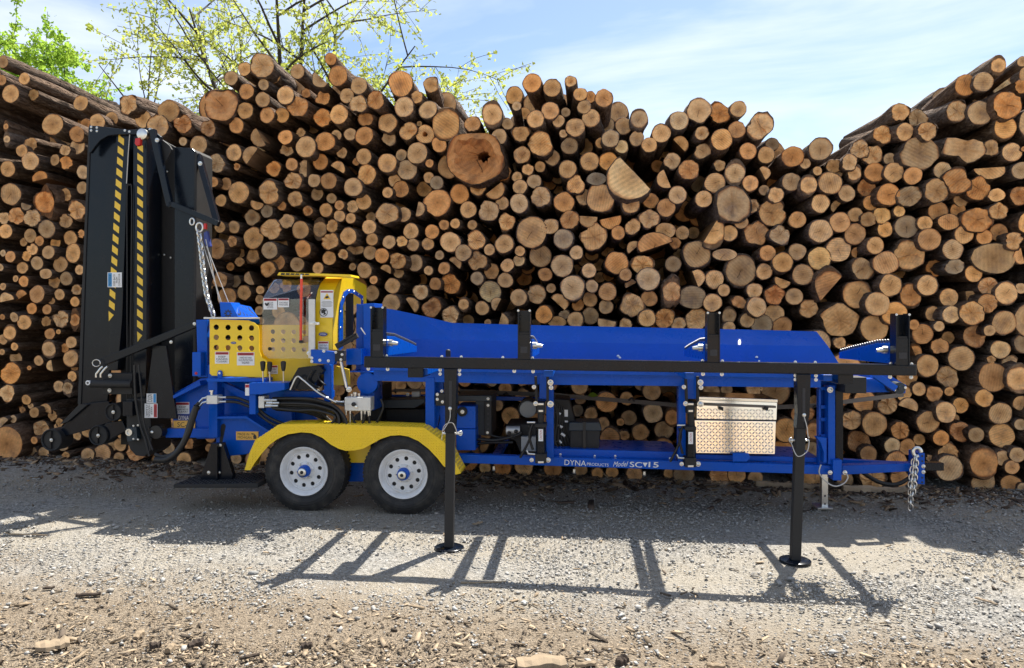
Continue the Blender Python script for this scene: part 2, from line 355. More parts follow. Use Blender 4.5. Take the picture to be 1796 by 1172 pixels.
def ground_mat():
    m, nt, b = new_mat('gravel_ground'); lk = nt.links.new
    g, mask = ground_mask_nodes(nt)
    v = nd(nt, 'ShaderNodeTexVoronoi', Scale=55.0); v.inputs['Randomness'].default_value = 1; lk(g.outputs['Position'], v.inputs['Vector'])
    v2 = nd(nt, 'ShaderNodeTexVoronoi', Scale=120.0); lk(g.outputs['Position'], v2.inputs['Vector'])
    nb = nd(nt, 'ShaderNodeTexNoise', Scale=0.9, Detail=5.0); lk(g.outputs['Position'], nb.inputs['Vector'])
    nfi = nd(nt, 'ShaderNodeTexNoise', Scale=60.0, Detail=5.0, Roughness=0.7); lk(g.outputs['Position'], nfi.inputs['Vector'])
    sepc = nd(nt, 'ShaderNodeSeparateColor'); lk(v.outputs['Color'], sepc.inputs[0])
    r1 = nd(nt, 'ShaderNodeValToRGB'); lk(sepc.outputs[0], r1.inputs[0]); e = r1.color_ramp.elements
    e[0].color = (0.19, 0.183, 0.17, 1); e[1].color = (0.43, 0.41, 0.38, 1); q = e.new(0.5); q.color = (0.31, 0.295, 0.265, 1)
    r2 = nd(nt, 'ShaderNodeValToRGB'); lk(nfi.outputs['Fac'], r2.inputs[0]); e = r2.color_ramp.elements
    e[0].position = 0.32; e[0].color = (0.13, 0.102, 0.074, 1); e[1].position = 0.72; e[1].color = (0.37, 0.305, 0.228, 1); q = e.new(0.5); q.color = (0.25, 0.20, 0.145, 1)
    # fine tan silt between the stones
    silt = nd(nt, 'ShaderNodeMixRGB'); lk(r1.outputs[0], silt.inputs[1]); silt.inputs[2].default_value = (0.37, 0.325, 0.255, 1)
    sm = nd(nt, 'ShaderNodeMapRange'); lk(nb.outputs['Fac'], sm.inputs[0]); sm.inputs[1].default_value = 0.36; sm.inputs[2].default_value = 0.62; sm.inputs[4].default_value = 0.85
    lk(sm.outputs[0], silt.inputs[0])
    mx = nd(nt, 'ShaderNodeMixRGB'); lk(mask, mx.inputs[0]); lk(silt.outputs[0], mx.inputs[1]); lk(r2.outputs[0], mx.inputs[2])
    lk(mx.outputs[0], b.inputs['Base Color']); b.inputs['Roughness'].default_value = 0.95; b.inputs['Specular IOR Level'].default_value = 0.15
    ad = nd(nt, 'ShaderNodeMath', operation='ADD'); lk(v.outputs['Distance'], ad.inputs[0]); lk(v2.outputs['Distance'], ad.inputs[1])
    ad2 = nd(nt, 'ShaderNodeMath', operation='ADD'); lk(ad.outputs[0], ad2.inputs[0]); lk(nfi.outputs['Fac'], ad2.inputs[1])
    bp = nd(nt, 'ShaderNodeBump', Strength=0.8, Distance=0.015); lk(ad2.outputs[0], bp.inputs['Height']); lk(bp.outputs[0], b.inputs['Normal'])
    return m
MT['ground'] = ground_mat()
me = bpy.data.meshes.new('ground')
gx = [-300, -40] + list(np.linspace(-9, 9, 91)) + [40, 300]; gy = [-300, -40] + list(np.linspace(2.4, 11, 61)) + [40, 400]
gv = []
for y in gy:
    for x in gx:
        h = 0.0
        if -9 < x < 9 and 2.4 < y < 11:
            h = 0.012*(math.sin(x*1.7+y*0.6)+math.sin(y*2.9-x*0.8))*0.5+RNG.normal(0, 0.002)
        gv.append((x, y, h-0.008))
nx = len(gx)
me.from_pydata(gv, [], [(j*nx+i, j*nx+i+1, (j+1)*nx+i+1, (j+1)*nx+i) for j in range(len(gy)-1) for i in range(nx-1)])
set_props(link('ground', me, 'ground', smooth=True), kind='structure')

# loose stones and chips as real little bodies
def attr_mat(name, rough=0.9):
    m, nt, b = new_mat(name); lk = nt.links.new
    a = nd(nt, 'ShaderNodeAttribute', attribute_name='tone'); g = nd(nt, 'ShaderNodeNewGeometry')
    n1 = nd(nt, 'ShaderNodeTexNoise', Scale=90.0, Detail=4.0); lk(g.outputs['Position'], n1.inputs['Vector'])
    mr = nd(nt, 'ShaderNodeMapRange'); lk(n1.outputs['Fac'], mr.inputs[0]); mr.inputs[3].default_value = 0.6; mr.inputs[4].default_value = 1.4
    sc = nd(nt, 'ShaderNodeVectorMath', operation='SCALE'); lk(a.outputs['Color'], sc.inputs[0]); lk(mr.outputs[0], sc.inputs['Scale'])
    lk(sc.outputs[0], b.inputs['Base Color']); b.inputs['Roughness'].default_value = rough; b.inputs['Specular IOR Level'].default_value = 0.25
    return m
MT['stone'] = attr_mat('stone'); MT['chip'] = attr_mat('wood_chip')
def scatter(name, pos, size, flat, elong, cols, mat, tilt, label, cat):
    n = len(pos)
    cube = np.array([[x, y, z] for z in (-1, 1) for y in (-1, 1) for x in (-1, 1)], float)
    v = cube[None]*np.array([0.62, 0.62, 0.62])+RNG.uniform(-0.34, 0.34, (n, 8, 3))
    v *= np.stack([size*elong, size, size*flat], 1)[:, None, :]
    az = RNG.uniform(0, 2*math.pi, n); tl = RNG.normal(0, tilt, n)
    c, s = np.cos(tl)[:, None], np.sin(tl)[:, None]
    x, z = v[..., 0]*c-v[..., 2]*s, v[..., 0]*s+v[..., 2]*c
    c, s = np.cos(az)[:, None], np.sin(az)[:, None]
    X, Y = x*c-v[..., 1]*s, x*s+v[..., 1]*c
    V = np.stack([X+pos[:, :1], Y+pos[:, 1:2], z+(size*flat*0.25)[:, None]], -1)
    F = np.array([[0, 2, 3, 1], [4, 5, 7, 6], [0, 1, 5, 4], [2, 6, 7, 3], [0, 4, 6, 2], [1, 3, 7, 5]])
    faces = (F[None]+8*np.arange(n)[:, None, None]).reshape(-1)
    me = bpy.data.meshes.new(name); me.vertices.add(n*8); me.vertices.foreach_set('co', V.ravel())
    me.loops.add(len(faces)); me.loops.foreach_set('vertex_index', faces)
    me.polygons.add(n*6); me.polygons.foreach_set('loop_start', np.arange(n*6)*4)
    me.update(calc_edges=True); me.validate()
    at = me.attributes.new('tone', 'FLOAT_COLOR', 'POINT')
    cc = np.concatenate([np.repeat(cols, 8, 0), np.ones((n*8, 1))], 1); at.data.foreach_set('color', cc.ravel())
    o = link(name, me, mat); set_props(o, label, cat, kind='stuff'); return o
def in_view(n, ymin, ymax, power=1.0):
    y = ymin+(ymax-ymin)*RNG.uniform(0, 1, n)**power; x = RNG.uniform(-0.74, 0.74, n)*y
    return np.stack([x, y], 1)
# cheap value noise for patchiness
_nz = RNG.uniform(0, 1, (64, 64))
def vnoise(x, y):
    xi, yi = np.floor(x).astype(int), np.floor(y).astype(int); fx, fy = x-xi, y-yi; fx = fx*fx*(3-2*fx); fy = fy*fy*(3-2*fy)
    g = lambda a, b_: _nz[a % 64, b_ % 64]
    return (g(xi, yi)*(1-fx)+g(xi+1, yi)*fx)*(1-fy)+(g(xi, yi+1)*(1-fx)+g(xi+1, yi+1)*fx)*fy
def brown(p):
    return (p[:, 1]+0.15*p[:, 0]+0.48+0.55*(vnoise(p[:, 0]*1.3+9, p[:, 1]*1.3)-0.5)+0.5*(vnoise(p[:, 0]*4, p[:, 1]*4)-0.5)+RNG.normal(0, 0.22, len(p))) < 4.72-0.12*np.maximum(p[:, 0], 0)
p = in_view(125000, 3.2, 8.6, 1.3); br = brown(p)
patch = 0.12+0.88*np.clip(vnoise(p[:, 0]*0.9+3, p[:, 1]*2.0+5)*1.6-.25, 0, 1)
keep = (RNG.uniform(0, 1, len(p)) < np.where(br, 0.05, patch)); p = p[keep]; n = len(p)
t = RNG.beta(2.0, 2.2, n)[:, None]
cols = (1-t)*np.array([0.22, 0.217, 0.208])+t*np.array([0.45, 0.435, 0.41]); cols *= np.array([1.02, 1.0, 0.97])+RNG.normal(0, 0.02, (n, 1))*np.array([1, 0, -1])
scatter('gravel', p, RNG.gamma(1.8, 0.0018, n)+0.0018, RNG.uniform(0.35, 0.8, n), RNG.uniform(1, 1.7, n), np.clip(cols, 0.03, 0.6), 'stone', 0.3,
        'loose crushed grey gravel covering the yard', 'gravel')
p = in_view(62000, 3.2, 8.4, 1.6); br = brown(p); keep = RNG.uniform(0, 1, len(p)) < np.where(br, 0.25+0.75*np.clip(vnoise(p[:, 0]*1.6+20, p[:, 1]*2.6+2)*1.7-.3, 0, 1)*np.clip((4.9-p[:, 1])/1.2, .25, 1), 0.07); p = p[keep]; n = len(p)
t = RNG.uniform(0, 1, n)[:, None]; cols = np.where(RNG.uniform(0, 1, (n, 1)) < 0.33, np.array([0.09, 0.07, 0.052])*(0.6+t), np.array([0.34, 0.26, 0.175])*(0.45+t*0.9))
scatter('wood_litter', p, RNG.gamma(1.1, 0.0022, n)+0.0012, RNG.uniform(0.2, 0.6, n), RNG.uniform(1.2, 4.5, n), cols, 'chip', 0.25,
        'brown bark crumbs and wood chips strewn over the foreground dirt', 'wood litter')

# ------------------------------------------------------------------ stacked logs, traced one by one
A0 = on_ground(0, 803); A1 = on_ground(1796, 866)
n = 5200; f_ = RNG.uniform(-.05, 1.05, n); o_ = -np.abs(RNG.normal(0, .42, n))+.15
p = np.stack([A0.x+(A1.x-A0.x)*f_, A0.y+(A1.y-A0.y)*f_+o_], 1); t = RNG.uniform(0, 1, n)[:, None]
cols = np.where(RNG.uniform(0, 1, (n, 1)) < .6, np.array([0.085, 0.06, 0.045])*(0.5+t), np.array([0.30, 0.21, 0.13])*(0.5+t*0.8))
scatter('bark_litter', p, RNG.gamma(1.6, 0.006, n)+0.003, RNG.uniform(0.2, 0.6, n), RNG.uniform(1.2, 4.0, n), cols, 'chip', 0.3, 'dark bark scraps and splinters lying along the foot of the log wall', 'bark litter')
pile_x = (A1-A0).normalized(); pile_n = Vector((-pile_x.y, pile_x.x, 0))        # pile_n points away from the camera
TR = []
def trace(ox, oy, s, txt):
    for tok in txt.split():
        q = tok.split(','); k = q[-1] if q[-1][0].isalpha() else ''
        nums = [float(z) for z in (q[:-1] if k else q)]
        x, y, r = nums[:3]; ry = nums[3] if len(nums) > 3 else r
        TR.append((ox+x/s, oy+y/s, r/s, ry/s, k))
trace(0, 0, 2.929, '15,318,30 8,412,25 125,405,28 55,482,43 172,487,27 415,530,38 270,640,52 395,690,38 398,752,38 335,773,28 160,740,32,i 112,775,30 155,827,43 40,868,38 282,822,28 340,836,32 205,920,40,h 425,885,32 422,965,30 660,537,47 573,612,35 500,628,40 735,612,42 810,650,55,i 865,570,52 940,638,42 1070,660,40 1020,745,45 940,727,20 1135,540,80,r 1110,840,45 1160,945,30 1055,890,35 1095,935,25 55,998,52 230,1040,50,80,r 135,1052,27 85,1110,40 165,1120,43 340,1000,30,i 395,1080,45,i 30,650,14,30 35,715,16,35')
trace(0, 300, 2.929, '240,298,43 338,258,33 25,243,30 28,310,35 155,333,33 122,365,22 202,360,24 285,370,27 362,345,35 418,322,20 168,403,27 137,438,25 375,422,45 248,418,32 53,440,27 15,422,16 190,473,33 310,480,38 408,508,24 115,497,28 0,495,18 235,528,36,24 80,553,16 122,567,27 278,570,30 340,553,33 395,610,25 15,594,18 35,663,36 110,645,32,h 190,633,42 306,635,26 265,668,17 385,672,24 163,707,28 241,711,24 12,750,14 73,751,24 237,773,26 313,761,40 385,765,28,50 124,777,36 256,837,27 300,826,12 50,831,32,42 15,865,25 250,915,35,45 366,880,28 74,902,19 332,910,22 10,930,15 82,962,33 198,975,24 265,1000,26,h 363,963,37,42 382,1005,22,40 150,1012,11 55,1040,50,i 370,1055,25 302,1107,28 348,1115,28,40 1045,145,28 1135,152,30 1045,215,32 1130,288,28 1110,400,48 1058,495,42 1052,590,38 1050,672,30 1130,560,38 1165,650,47 1020,740,15')
trace(0, 500, 3.255, '42,618,48 150,655,27 175,690,16 128,713,17 195,728,28 258,718,38 300,745,28,i 75,765,21 20,790,33 235,820,45,i 38,905,93 120,850,16 120,895,20 195,887,20 172,962,42 250,960,33 375,972,20 360,915,32 340,785,25 440,860,25 505,825,42 625,865,22 500,970,38 583,965,52 640,920,27 685,912,35 688,853,20 678,988,30 718,975,22 780,940,60 905,1005,40 1050,998,42 1078,905,30 960,930,35 1195,930,22 1200,870,28 700,790,28 330,810,22')
trace(400, 0, 2.93, '15,402,35 85,355,33 175,338,58 232,390,38 182,435,27 95,470,38 178,512,35 295,490,43 88,568,40 200,592,38 278,592,34 358,548,50 42,645,38 165,705,45 178,748,30 295,706,36 303,772,30 400,755,50 498,728,48 557,695,25 627,690,30 375,682,22,i 120,800,45,h 30,785,40 45,857,18 235,868,38 327,845,30 400,865,40,h 335,930,42 442,928,32 517,930,40 475,832,38 563,868,36 585,785,26 697,805,38 658,832,18 700,698,45 485,605,42 570,588,45 707,613,36 488,503,40,30 400,480,22 357,368,35 475,405,42,h 565,390,48 527,303,28 610,492,35 668,535,42,i 672,440,40 758,515,43 820,632,46 905,550,48 887,430,60 1043,435,37 970,500,30 1027,565,45 925,673,43 1012,690,45,o 983,636,13 1120,640,68,80 1085,743,37 827,712,34,i 972,787,50 890,797,28 818,838,45 920,873,48 1035,840,20 713,897,47 643,962,45 458,997,32 345,1022,37 532,1020,25 410,1085,25 275,1058,23 210,990,55,i 55,990,52 150,1042,34 200,1085,32 125,1118,38 503,1080,33 572,1055,24 573,1110,28 697,1038,38 640,1062,30 818,1098,55,i 855,928,30 888,972,40 820,990,26 905,1103,35 975,1075,35,h 1075,1043,65 1032,913,26 1072,940,33 1007,972,37 1135,855,55 1270,810,138,120,O 1190,997,47 1283,965,38 1368,972,48 1410,882,46 1235,1078,40 1340,1085,48 1408,1045,32 1257,637,38 1357,588,48,65 1437,637,28 1393,702,37')
trace(400, 300, 2.93, '30,288,30 130,345,50 20,362,27 55,425,30,i 128,437,32,42 60,467,23 12,492,20 213,408,40 268,380,38 302,258,35 220,300,50,i 372,303,43 472,300,35,55 535,283,30 525,362,42 618,336,42 385,400,40 255,470,38 355,480,35 205,505,38 462,500,28 520,448,33 592,428,26 655,405,45,22 730,420,33 790,435,35 740,352,30 725,288,35 735,238,25 630,243,25 828,365,32 893,362,27,i 950,380,30 940,310,38 1027,375,30 1048,312,34 1110,277,25 1167,270,24 1255,277,23 1142,365,48 1208,420,40 1275,356,45 1343,405,27 1420,375,45 1432,262,40,i 1087,433,22 1165,477,33 1110,500,30 960,472,40 873,462,40,i 877,520,28 1030,512,22 810,512,28 700,510,38 640,492,18 845,590,36 748,560,20 740,628,38 838,680,44 940,690,38 990,622,38 1065,580,30 1145,580,48 1283,463,45 1435,485,32 1353,515,38 1280,552,32 1425,562,37 1348,620,52 1048,702,46,r 1143,742,43 1210,685,25,35 1305,705,33 1385,685,33,h 1235,768,28 1400,775,40,h 1335,780,18 117,550,33 37,567,30 82,625,35 165,612,20 162,660,22 160,718,22 15,650,30 168,770,18 235,600,28 298,590,30 390,610,38')
trace(900, 0, 2.93, '18,545,22 97,427,45 200,452,43 295,418,27 345,485,32 467,505,42 190,570,43 270,577,22 365,550,33 115,612,42 233,622,30 40,687,40 258,687,20 400,608,42 320,655,45 500,713,42 568,648,40 648,612,40,50 762,685,45 635,712,35 450,735,26 558,755,32 700,745,36 853,620,45 857,745,40 955,568,58 970,685,33 1062,580,48,i 1158,560,38 1150,667,40 1072,717,50 1270,650,62,i 975,777,38 1207,777,40 1300,797,40 140,740,58 45,797,40 75,872,28,i 290,750,40 200,810,38 138,857,26 108,932,34 20,910,25 35,960,35 280,870,43 393,830,45 490,830,45 610,905,118,112,H 817,827,38 788,920,46 903,873,48,i 1060,850,27,i 1140,890,46,65 1037,940,48 1220,942,37 1285,892,33,h 1437,805,50 1430,935,43 1290,978,25 1350,1002,38,i 1130,1050,82,95,i 1330,1095,64 1232,1060,32 980,1023,40 322,950,42 428,920,46,30 365,1013,38 450,1017,68 262,1040,50 142,1012,48 30,1045,45 605,1052,42 707,1032,38 845,1002,42 787,1067,44 700,1125,46 385,1118,45,h 500,1125,50,h 290,1130,45 1460,1130,40 1172,1140,33')
trace(900, 300, 2.93, '190,285,40 95,315,75 258,350,48 415,340,62 540,318,33 615,287,37 783,307,47,38 870,318,33 832,370,28 620,397,34 730,382,82,60,h 822,478,38 665,482,50,i 532,472,55 325,420,33 140,438,53 35,412,25 30,460,28 252,487,53 390,512,35 165,532,33 695,555,55 578,533,30 605,585,28 405,592,30 305,600,58 120,635,45 195,602,23 485,622,43 395,660,35 235,680,45,h 333,688,29 477,698,34 28,650,40 158,738,42 262,740,25 225,775,45,25 320,765,38 397,745,40 482,772,44 613,690,55 700,655,38 688,757,42 778,757,48,r 815,620,45,75,i 850,790,36 942,762,53 920,650,65,55 1025,677,43 940,552,42,h 1035,557,44 1083,613,29 943,427,65 1087,430,58,28 1020,310,60,85,h 1112,320,38 1250,320,58,i 1172,260,34 1370,330,45 1170,512,72,78 1307,422,38 1385,470,48 1290,517,38 1387,562,38,h 1460,415,40 1240,615,37,i 1343,638,46,r 1162,675,34 1252,698,46 1343,735,46 1110,745,33,45 1203,768,35 1278,790,50 1383,800,45 1445,645,40 1110,805,30 745,800,35 578,790,30,i')
trace(900, 640, 4.726, '550,175,65 555,280,45 775,310,80 940,280,50 1060,160,50 1150,222,68 1160,400,76 1320,435,55,75 535,380,48 645,405,50 742,490,52 960,440,60 1055,560,65 800,610,80 920,585,40 1250,540,72 1060,660,62 1245,690,75 890,475,30 935,680,28 90,840,72 330,860,70 560,870,50 700,900,45 820,890,48 1005,905,62 1290,900,40 1415,905,78 1715,915,80 1645,215,60 1770,205,45')
trace(740, 660, 5.61, '740,285,55 870,390,82 990,190,65 820,120,60 690,50,50 600,20,40 420,40,60 990,40,55 620,900,55 790,900,80 1000,920,90')
trace(1160, 660, 5.61, '485,150,75 655,130,65 915,115,75 1120,150,125 1230,530,110 1390,370,100 1190,720,90 1500,540,70,100 1480,720,70 560,980,80 740,970,80 925,1000,65 1500,250,55')
trace(1340, 60, 2.93, '290,590,55 212,665,25 275,703,22 360,705,40,h 340,765,55 230,775,38,48 465,715,32,45,i 570,710,45 668,710,47 645,640,28 725,502,42 765,728,41 800,612,82 790,435,45,i 700,400,42,i 840,500,45,i 990,395,48,55 1037,262,50 1127,245,45 1205,160,32,50 1110,405,58 1240,480,52 1250,365,65,i 1320,270,32 1330,140,25 1030,590,95,55,i 1165,585,38,i 1275,607,45 1335,590,12 1320,700,40 918,700,40 992,755,62 1160,695,68,45,h 1100,795,55,i 1195,827,40,30 1315,830,45,r 1015,850,35,i 885,805,58,i 640,825,52 745,832,55,50 525,788,42,r 425,818,40 290,870,45 375,887,30 548,868,36 470,928,34 605,932,40 535,952,35,i 695,910,27 895,912,46 997,905,35 1205,910,42,i 1095,955,63 950,965,53,38 827,972,36 197,952,66 390,967,48 290,1012,55 468,1027,50 622,1003,38 732,990,55 850,1055,52 1028,1030,43 1207,1020,42 1133,1043,36 1285,1062,42')
trace(1340, 400, 2.93, '30,130,30 165,122,36 285,157,55 382,112,58 477,127,27 572,90,41 507,210,53 625,180,56 745,140,70 970,112,48 1180,155,100,72 1325,145,38 980,200,45,35,i 875,205,40,i 1078,235,40 650,295,53 477,340,65 340,305,72,88,h 200,240,50 98,178,50 98,265,36,i 55,348,46 163,350,46 230,415,43 55,440,46 90,508,48 390,475,88,75,i 567,515,64 583,390,56 672,440,56 755,345,52,60,i 840,295,50 950,357,43 1045,358,50,32,h 1153,300,45 1245,335,50,58 1150,387,45 1068,438,57 963,445,43 868,440,35 900,505,25 815,545,47 770,497,25 1235,487,57 1160,527,27 1083,555,53 945,565,30 903,607,40 1013,670,60 1215,625,43 1168,677,20 1265,692,35 840,708,53 775,640,32,42 947,765,52,i 1178,767,70 1310,775,55,75 952,840,22 875,852,39 797,828,32 735,770,50 720,850,35 740,922,45 635,910,45,i 515,890,55 450,988,45 568,1008,57 700,1040,43,i 843,998,52 935,947,50 1010,912,38 980,980,22 1130,875,42 1215,953,52 1320,900,35 1320,1010,28 1008,1047,47 1090,1063,36 910,1080,38 798,1088,28 487,1097,53 1222,1067,57 660,1120,38 735,1125,38 1320,310,25 580,595,28 390,590,28,i 440,625,25,i')
trace(1340, 560, 3.447, '632,815,47 655,970,70 800,865,60 1112,815,60 1330,870,75,92 1445,840,43 1533,820,42 1500,895,40 1120,900,75 1325,985,62 1495,1000,55 490,970,45 1000,840,20 820,960,50 1565,1020,30')
trace(0, 0, 1, '1508,262,15,i 1490,285,13,i 1548,236,15,i 1530,272,16,i 1462,292,12,i 1590,214,14,i')
# drop double readings of one log
uniq = []
for t_ in TR:
    if any(math.hypot(t_[0]-u[0], t_[1]-u[1]) < 0.42*(t_[2]+u[2])/2+2.5 for u in uniq): continue
    uniq.append(t_)
TR = []
_r = random.Random(77)
for u in uniq:
    k = u[4] or ('i' if _r.random() < 0.17 else ('r' if _r.random() < 0.05 else ('h' if _r.random() < 0.04 else '')))
    TR.append((*u[:4], k))

def log_shape(R, Ry, kind, L, rs):
    """bark body and cut end of one log lying along +Y, sawn face at y=0. returns verts, faces, material ids (0 bark, 1 wood), lc attr, n of end faces"""
    n = 22
    th = np.arange(n)*2*math.pi/n
    amp = {'i': 0.10, 'h': 0.05, 'H': 0.05, 'r': 0.09, 'O': 0.10}.get(kind, 0.038)
    prof = 1+sum(amp*rs.normal(0, 1)/(k**0.6)*np.cos(k*th+rs.uniform(0, 6.28)) for k in (2, 3, 4, 5))
    prof += rs.normal(0, 0.012 if kind != 'i' else 0.035, n)
    tl = rs.uniform(0, 3.14); e_ = 1+abs(rs.normal(0, 0.03))
    ex, ez = R*prof*np.cos(th), Ry*prof*np.sin(th)
    clip = np.zeros(n, bool)
    if kind in ('h', 'H'):
        an = {'H': 0.75}.get(kind, rs.uniform(0, 6.28)); nx_, nz_ = math.cos(an), math.sin(an); c = R*(0.12 if kind == 'h' else 0.18)
        dd = ex*nx_+ez*nz_-c; clip = dd > 0
        ex = np.where(clip, ex-nx_*dd, ex); ez = np.where(clip, ez-nz_*dd, ez)
        cx, cz = ex.mean(), ez.mean()
    else: cx = cz = 0.0
    V, LC, F, MI = [], [], [], []
    seed = rs.uniform(0, 10)
    def ring(sc, y, jit=0.0, wood=True):
        b = len(V)
        j = 1+rs.normal(0, jit, n) if jit else np.ones(n)
        for k in range(n):
            x, z = cx+(ex[k]-cx)*sc*j[k], cz+(ez[k]-cz)*sc*j[k]
            V.append((x, y if not callable(y) else y(k), z))
            LC.append((x/R, z/R, seed) if wood else (th[k]*R*4, (V[-1][1])*1.2+seed, 0.3*seed))
        return b
    bend = rs.normal(0, .03, 2)
    def bridge(a, b, mi, skip=None):
        for k in range(n):
            F.append((a+k, a+(k+1) % n, b+(k+1) % n, b+k)); MI.append(mi if skip is None else (1 if (skip[k] and skip[(k+1) % n]) else mi))
    slope = rs.normal(0, 0.05), rs.normal(0, 0.05)
    face_y = lambda sc: (lambda k: (cx+(ex[k]-cx)*sc)*slope[0]+(cz+(ez[k]-cz)*sc)*slope[1]+rs.normal(0, 0.0012 if kind not in 'irO' or not kind else 0.008))
    bark_t = rs.uniform(0.035, 0.085)
    # --- cut end (wood)
    r_out = ring(1-bark_t, face_y(1-bark_t)); hole = {'o': 0.28, 'O': 0.36, 'r': 0.0}.get(kind, 0)
    mid = ring(0.55 if kind != 'O' else 0.74, face_y(0.55), 0.02 if kind != 'O' else .08); bridge(r_out, mid, 1)
    if kind == 'O':                                   # rotted pit, then the open hollow to the right of centre
        p1 = ring(0.62, lambda k: 0.05+rs.uniform(0, .04), 0.10); bridge(mid, p1, 1)
        cx, cz = 0.22*R, 0.10*R; ex, ez = ex*1.0+cx, ez+cz
        h0 = ring(.20, lambda k: 0.10+rs.uniform(0, .03), 0.15); bridge(p1, h0, 1); h2 = ring(.19, 0.8); bridge(h0, h2, 1)
        ex, ez = ex-cx, ez-cz; last = h2; yc = .8
        cc_ = (cx, cz); cx = cz = 0.0
    elif hole:
        h0 = ring(hole, face_y(hole), 0.12); bridge(mid, h0, 1); h1 = ring(hole*0.8, 0.10, 0.1); bridge(h0, h1, 1)
        h2 = ring(hole*0.7, 0.7); bridge(h1, h2, 1); last = h2; yc = 0.7
    elif kind == 'r':
        h0 = ring(0.3, 0.02, 0.15); bridge(mid, h0, 1); last = h0; yc = 0.035
    else: last = mid; yc = 0.0
    c = len(V); V.append((cx, yc+cx*slope[0]+cz*slope[1], cz) if kind != 'O' else (cc_[0], yc, cc_[1])); LC.append((0.0 if not cx else cx/R, cz/R, seed))
    for k in range(n): F.append((last+k, last+(k+1) % n, c)); MI.append(1)
    n_end = len(F); v_end = len(V)
    # --- bark body
    b0 = ring(1-bark_t, face_y(1-bark_t), 0, False); b1 = ring(1.0, lambda k: rs.uniform(0.0, 0.012), 0.015, False); bridge(b0, b1, 0)
    prev = b1
    for i, y in enumerate((0.06, 0.25, 0.5, 0.8, 1.15, 1.5, L) if L > 1.6 else (0.06, 0.25, 0.5, 0.75, L)):
        q = ring((1.0+0.01*i)*(1+rs.normal(0, 0.035)), y, 0.045 if i else .02, False)
        for kk in range(q, q+n): V[kk] = (V[kk][0]+bend[0]*y*y*.6, V[kk][1], V[kk][2]+bend[1]*y*y*.6)
        bridge(prev, q, 0, clip if clip.any() else None); prev = q
    c = len(V); V.append((cx, L, cz)); LC.append((0, 0, seed))
    for k in range(n): F.append((prev+k, c, prev+(k+1) % n)); MI.append(1)
    return np.array(V), F, MI, np.array(LC), n_end, v_end
def put_attr(me, lc, tone):
    n = len(me.vertices)
    a = me.attributes.new('lc', 'FLOAT_VECTOR', 'POINT'); a.data.foreach_set('vector', np.ascontiguousarray(lc, float).ravel())
    t_ = np.broadcast_to(np.append(np.asarray(tone), 1.0), (n, 4)) if np.ndim(tone) == 1 else tone
    a = me.attributes.new('tone', 'FLOAT_COLOR', 'POINT'); a.data.foreach_set('color', np.ascontiguousarray(t_, float).ravel())
log_dir0 = pile_n
def place_log(px, py, recess, rs, spread=0.045):
    c = on_plane(px, py, A0+pile_n*recess, pile_n)
    ax = (log_dir0+pile_x*rs.normal(0, spread)+Vector((0, 0, 1))*rs.normal(0, spread*0.6)).normalized()
    up = Vector((0, 0, 1)); xx = ax.cross(up).normalized(); zz = xx.cross(ax)
    m3 = Matrix((xx, ax, zz)).transposed()
    return c, m3
def px_scale(px, py, recess):
    c = on_plane(px, py, A0+pile_n*recess, pile_n); return ((c-cam_pos).dot(cam_rot @ Vector((0, 0, -1))))/F_PX
def tone_of(rs):
    b = rs.normal(1.0, 0.14); w = rs.normal(0.01, 0.06)
    t_ = np.array([b*(1+w), b, b*(1-w*1.6)])
    if rs.uniform() < 0.07: t_ = t_*np.array([0.74, 0.83, 0.98])*rs.uniform(.75, 1.0)        # weathered grey ends
    elif rs.uniform() < 0.25: t_ = t_*np.array([1.0, 0.84, 0.70])                              # redder heartwood
    return np.clip(t_, 0.4, 1.3)
HIDE = [(150, 235, 343, 690), (345, 560, 560, 790), (455, 745, 780, 900), (655, 575, 1440, 680), (552, 500, 640, 700)]
def hidden(t_):
    return any(a+8 < t_[0] < c-8 and b_+8 < t_[1] < d_-8 for a, b_, c, d_ in HIDE)
vis = sorted([t_ for t_ in TR if not hidden(t_)], key=lambda q: -q[2]*q[3])
named = vis[:296]; rest = vis[296:]+[t_ for t_ in TR if hidden(t_)]
ORD = 'zeroth first second third fourth fifth sixth seventh eighth ninth tenth eleventh twelfth thirteenth fourteenth fifteenth sixteenth seventeenth eighteenth nineteenth twentieth twenty-first twenty-second twenty-third twenty-fourth twenty-fifth twenty-sixth twenty-seventh twenty-eighth twenty-ninth thirtieth'.split()
ZONES = [(-50, 70, 'at the far left edge'), (70, 150, 'just left of the black conveyor'), (150, 240, 'over the conveyor\'s left half'), (240, 345, 'over the conveyor\'s right half'),
         (345, 420, 'above the hanging chain'), (420, 500, 'above the clear shield'), (500, 580, 'above the orange rod'), (580, 650, 'above the yellow hood'), (650, 720, 'above the leftmost stake'),
         (720, 815, 'above the left support leg'), (815, 900, 'just left of second stake'), (900, 960, 'above the second stake'), (960, 1050, 'just right of second stake'), (1050, 1140, 'midway between middle stakes'),
         (1140, 1220, 'just left of third stake'), (1220, 1290, 'above the third stake'), (1290, 1380, 'just right of third stake'), (1380, 1450, 'above the right support leg'), (1450, 1540, 'above the trough\'s right end'),
         (1540, 1610, 'above the rightmost stake'), (1610, 1700, 'just right of rightmost stake'), (1700, 1850, 'at the far right edge')]
def zone_of(t_):
    low = t_[1] > 660 and 400 < t_[0] < 1600
    for i, z in enumerate(ZONES):
        if z[0] <= t_[0] < z[1]: return (i, low)
    return (0, low)
rank = {}
byz = {}
for t_ in vis: byz.setdefault(zone_of(t_), []).append(t_)
for k, l_ in byz.items():
    for i, t_ in enumerate(sorted(l_, key=lambda q: q[1])): rank[t_] = (i+1, k, len(l_))
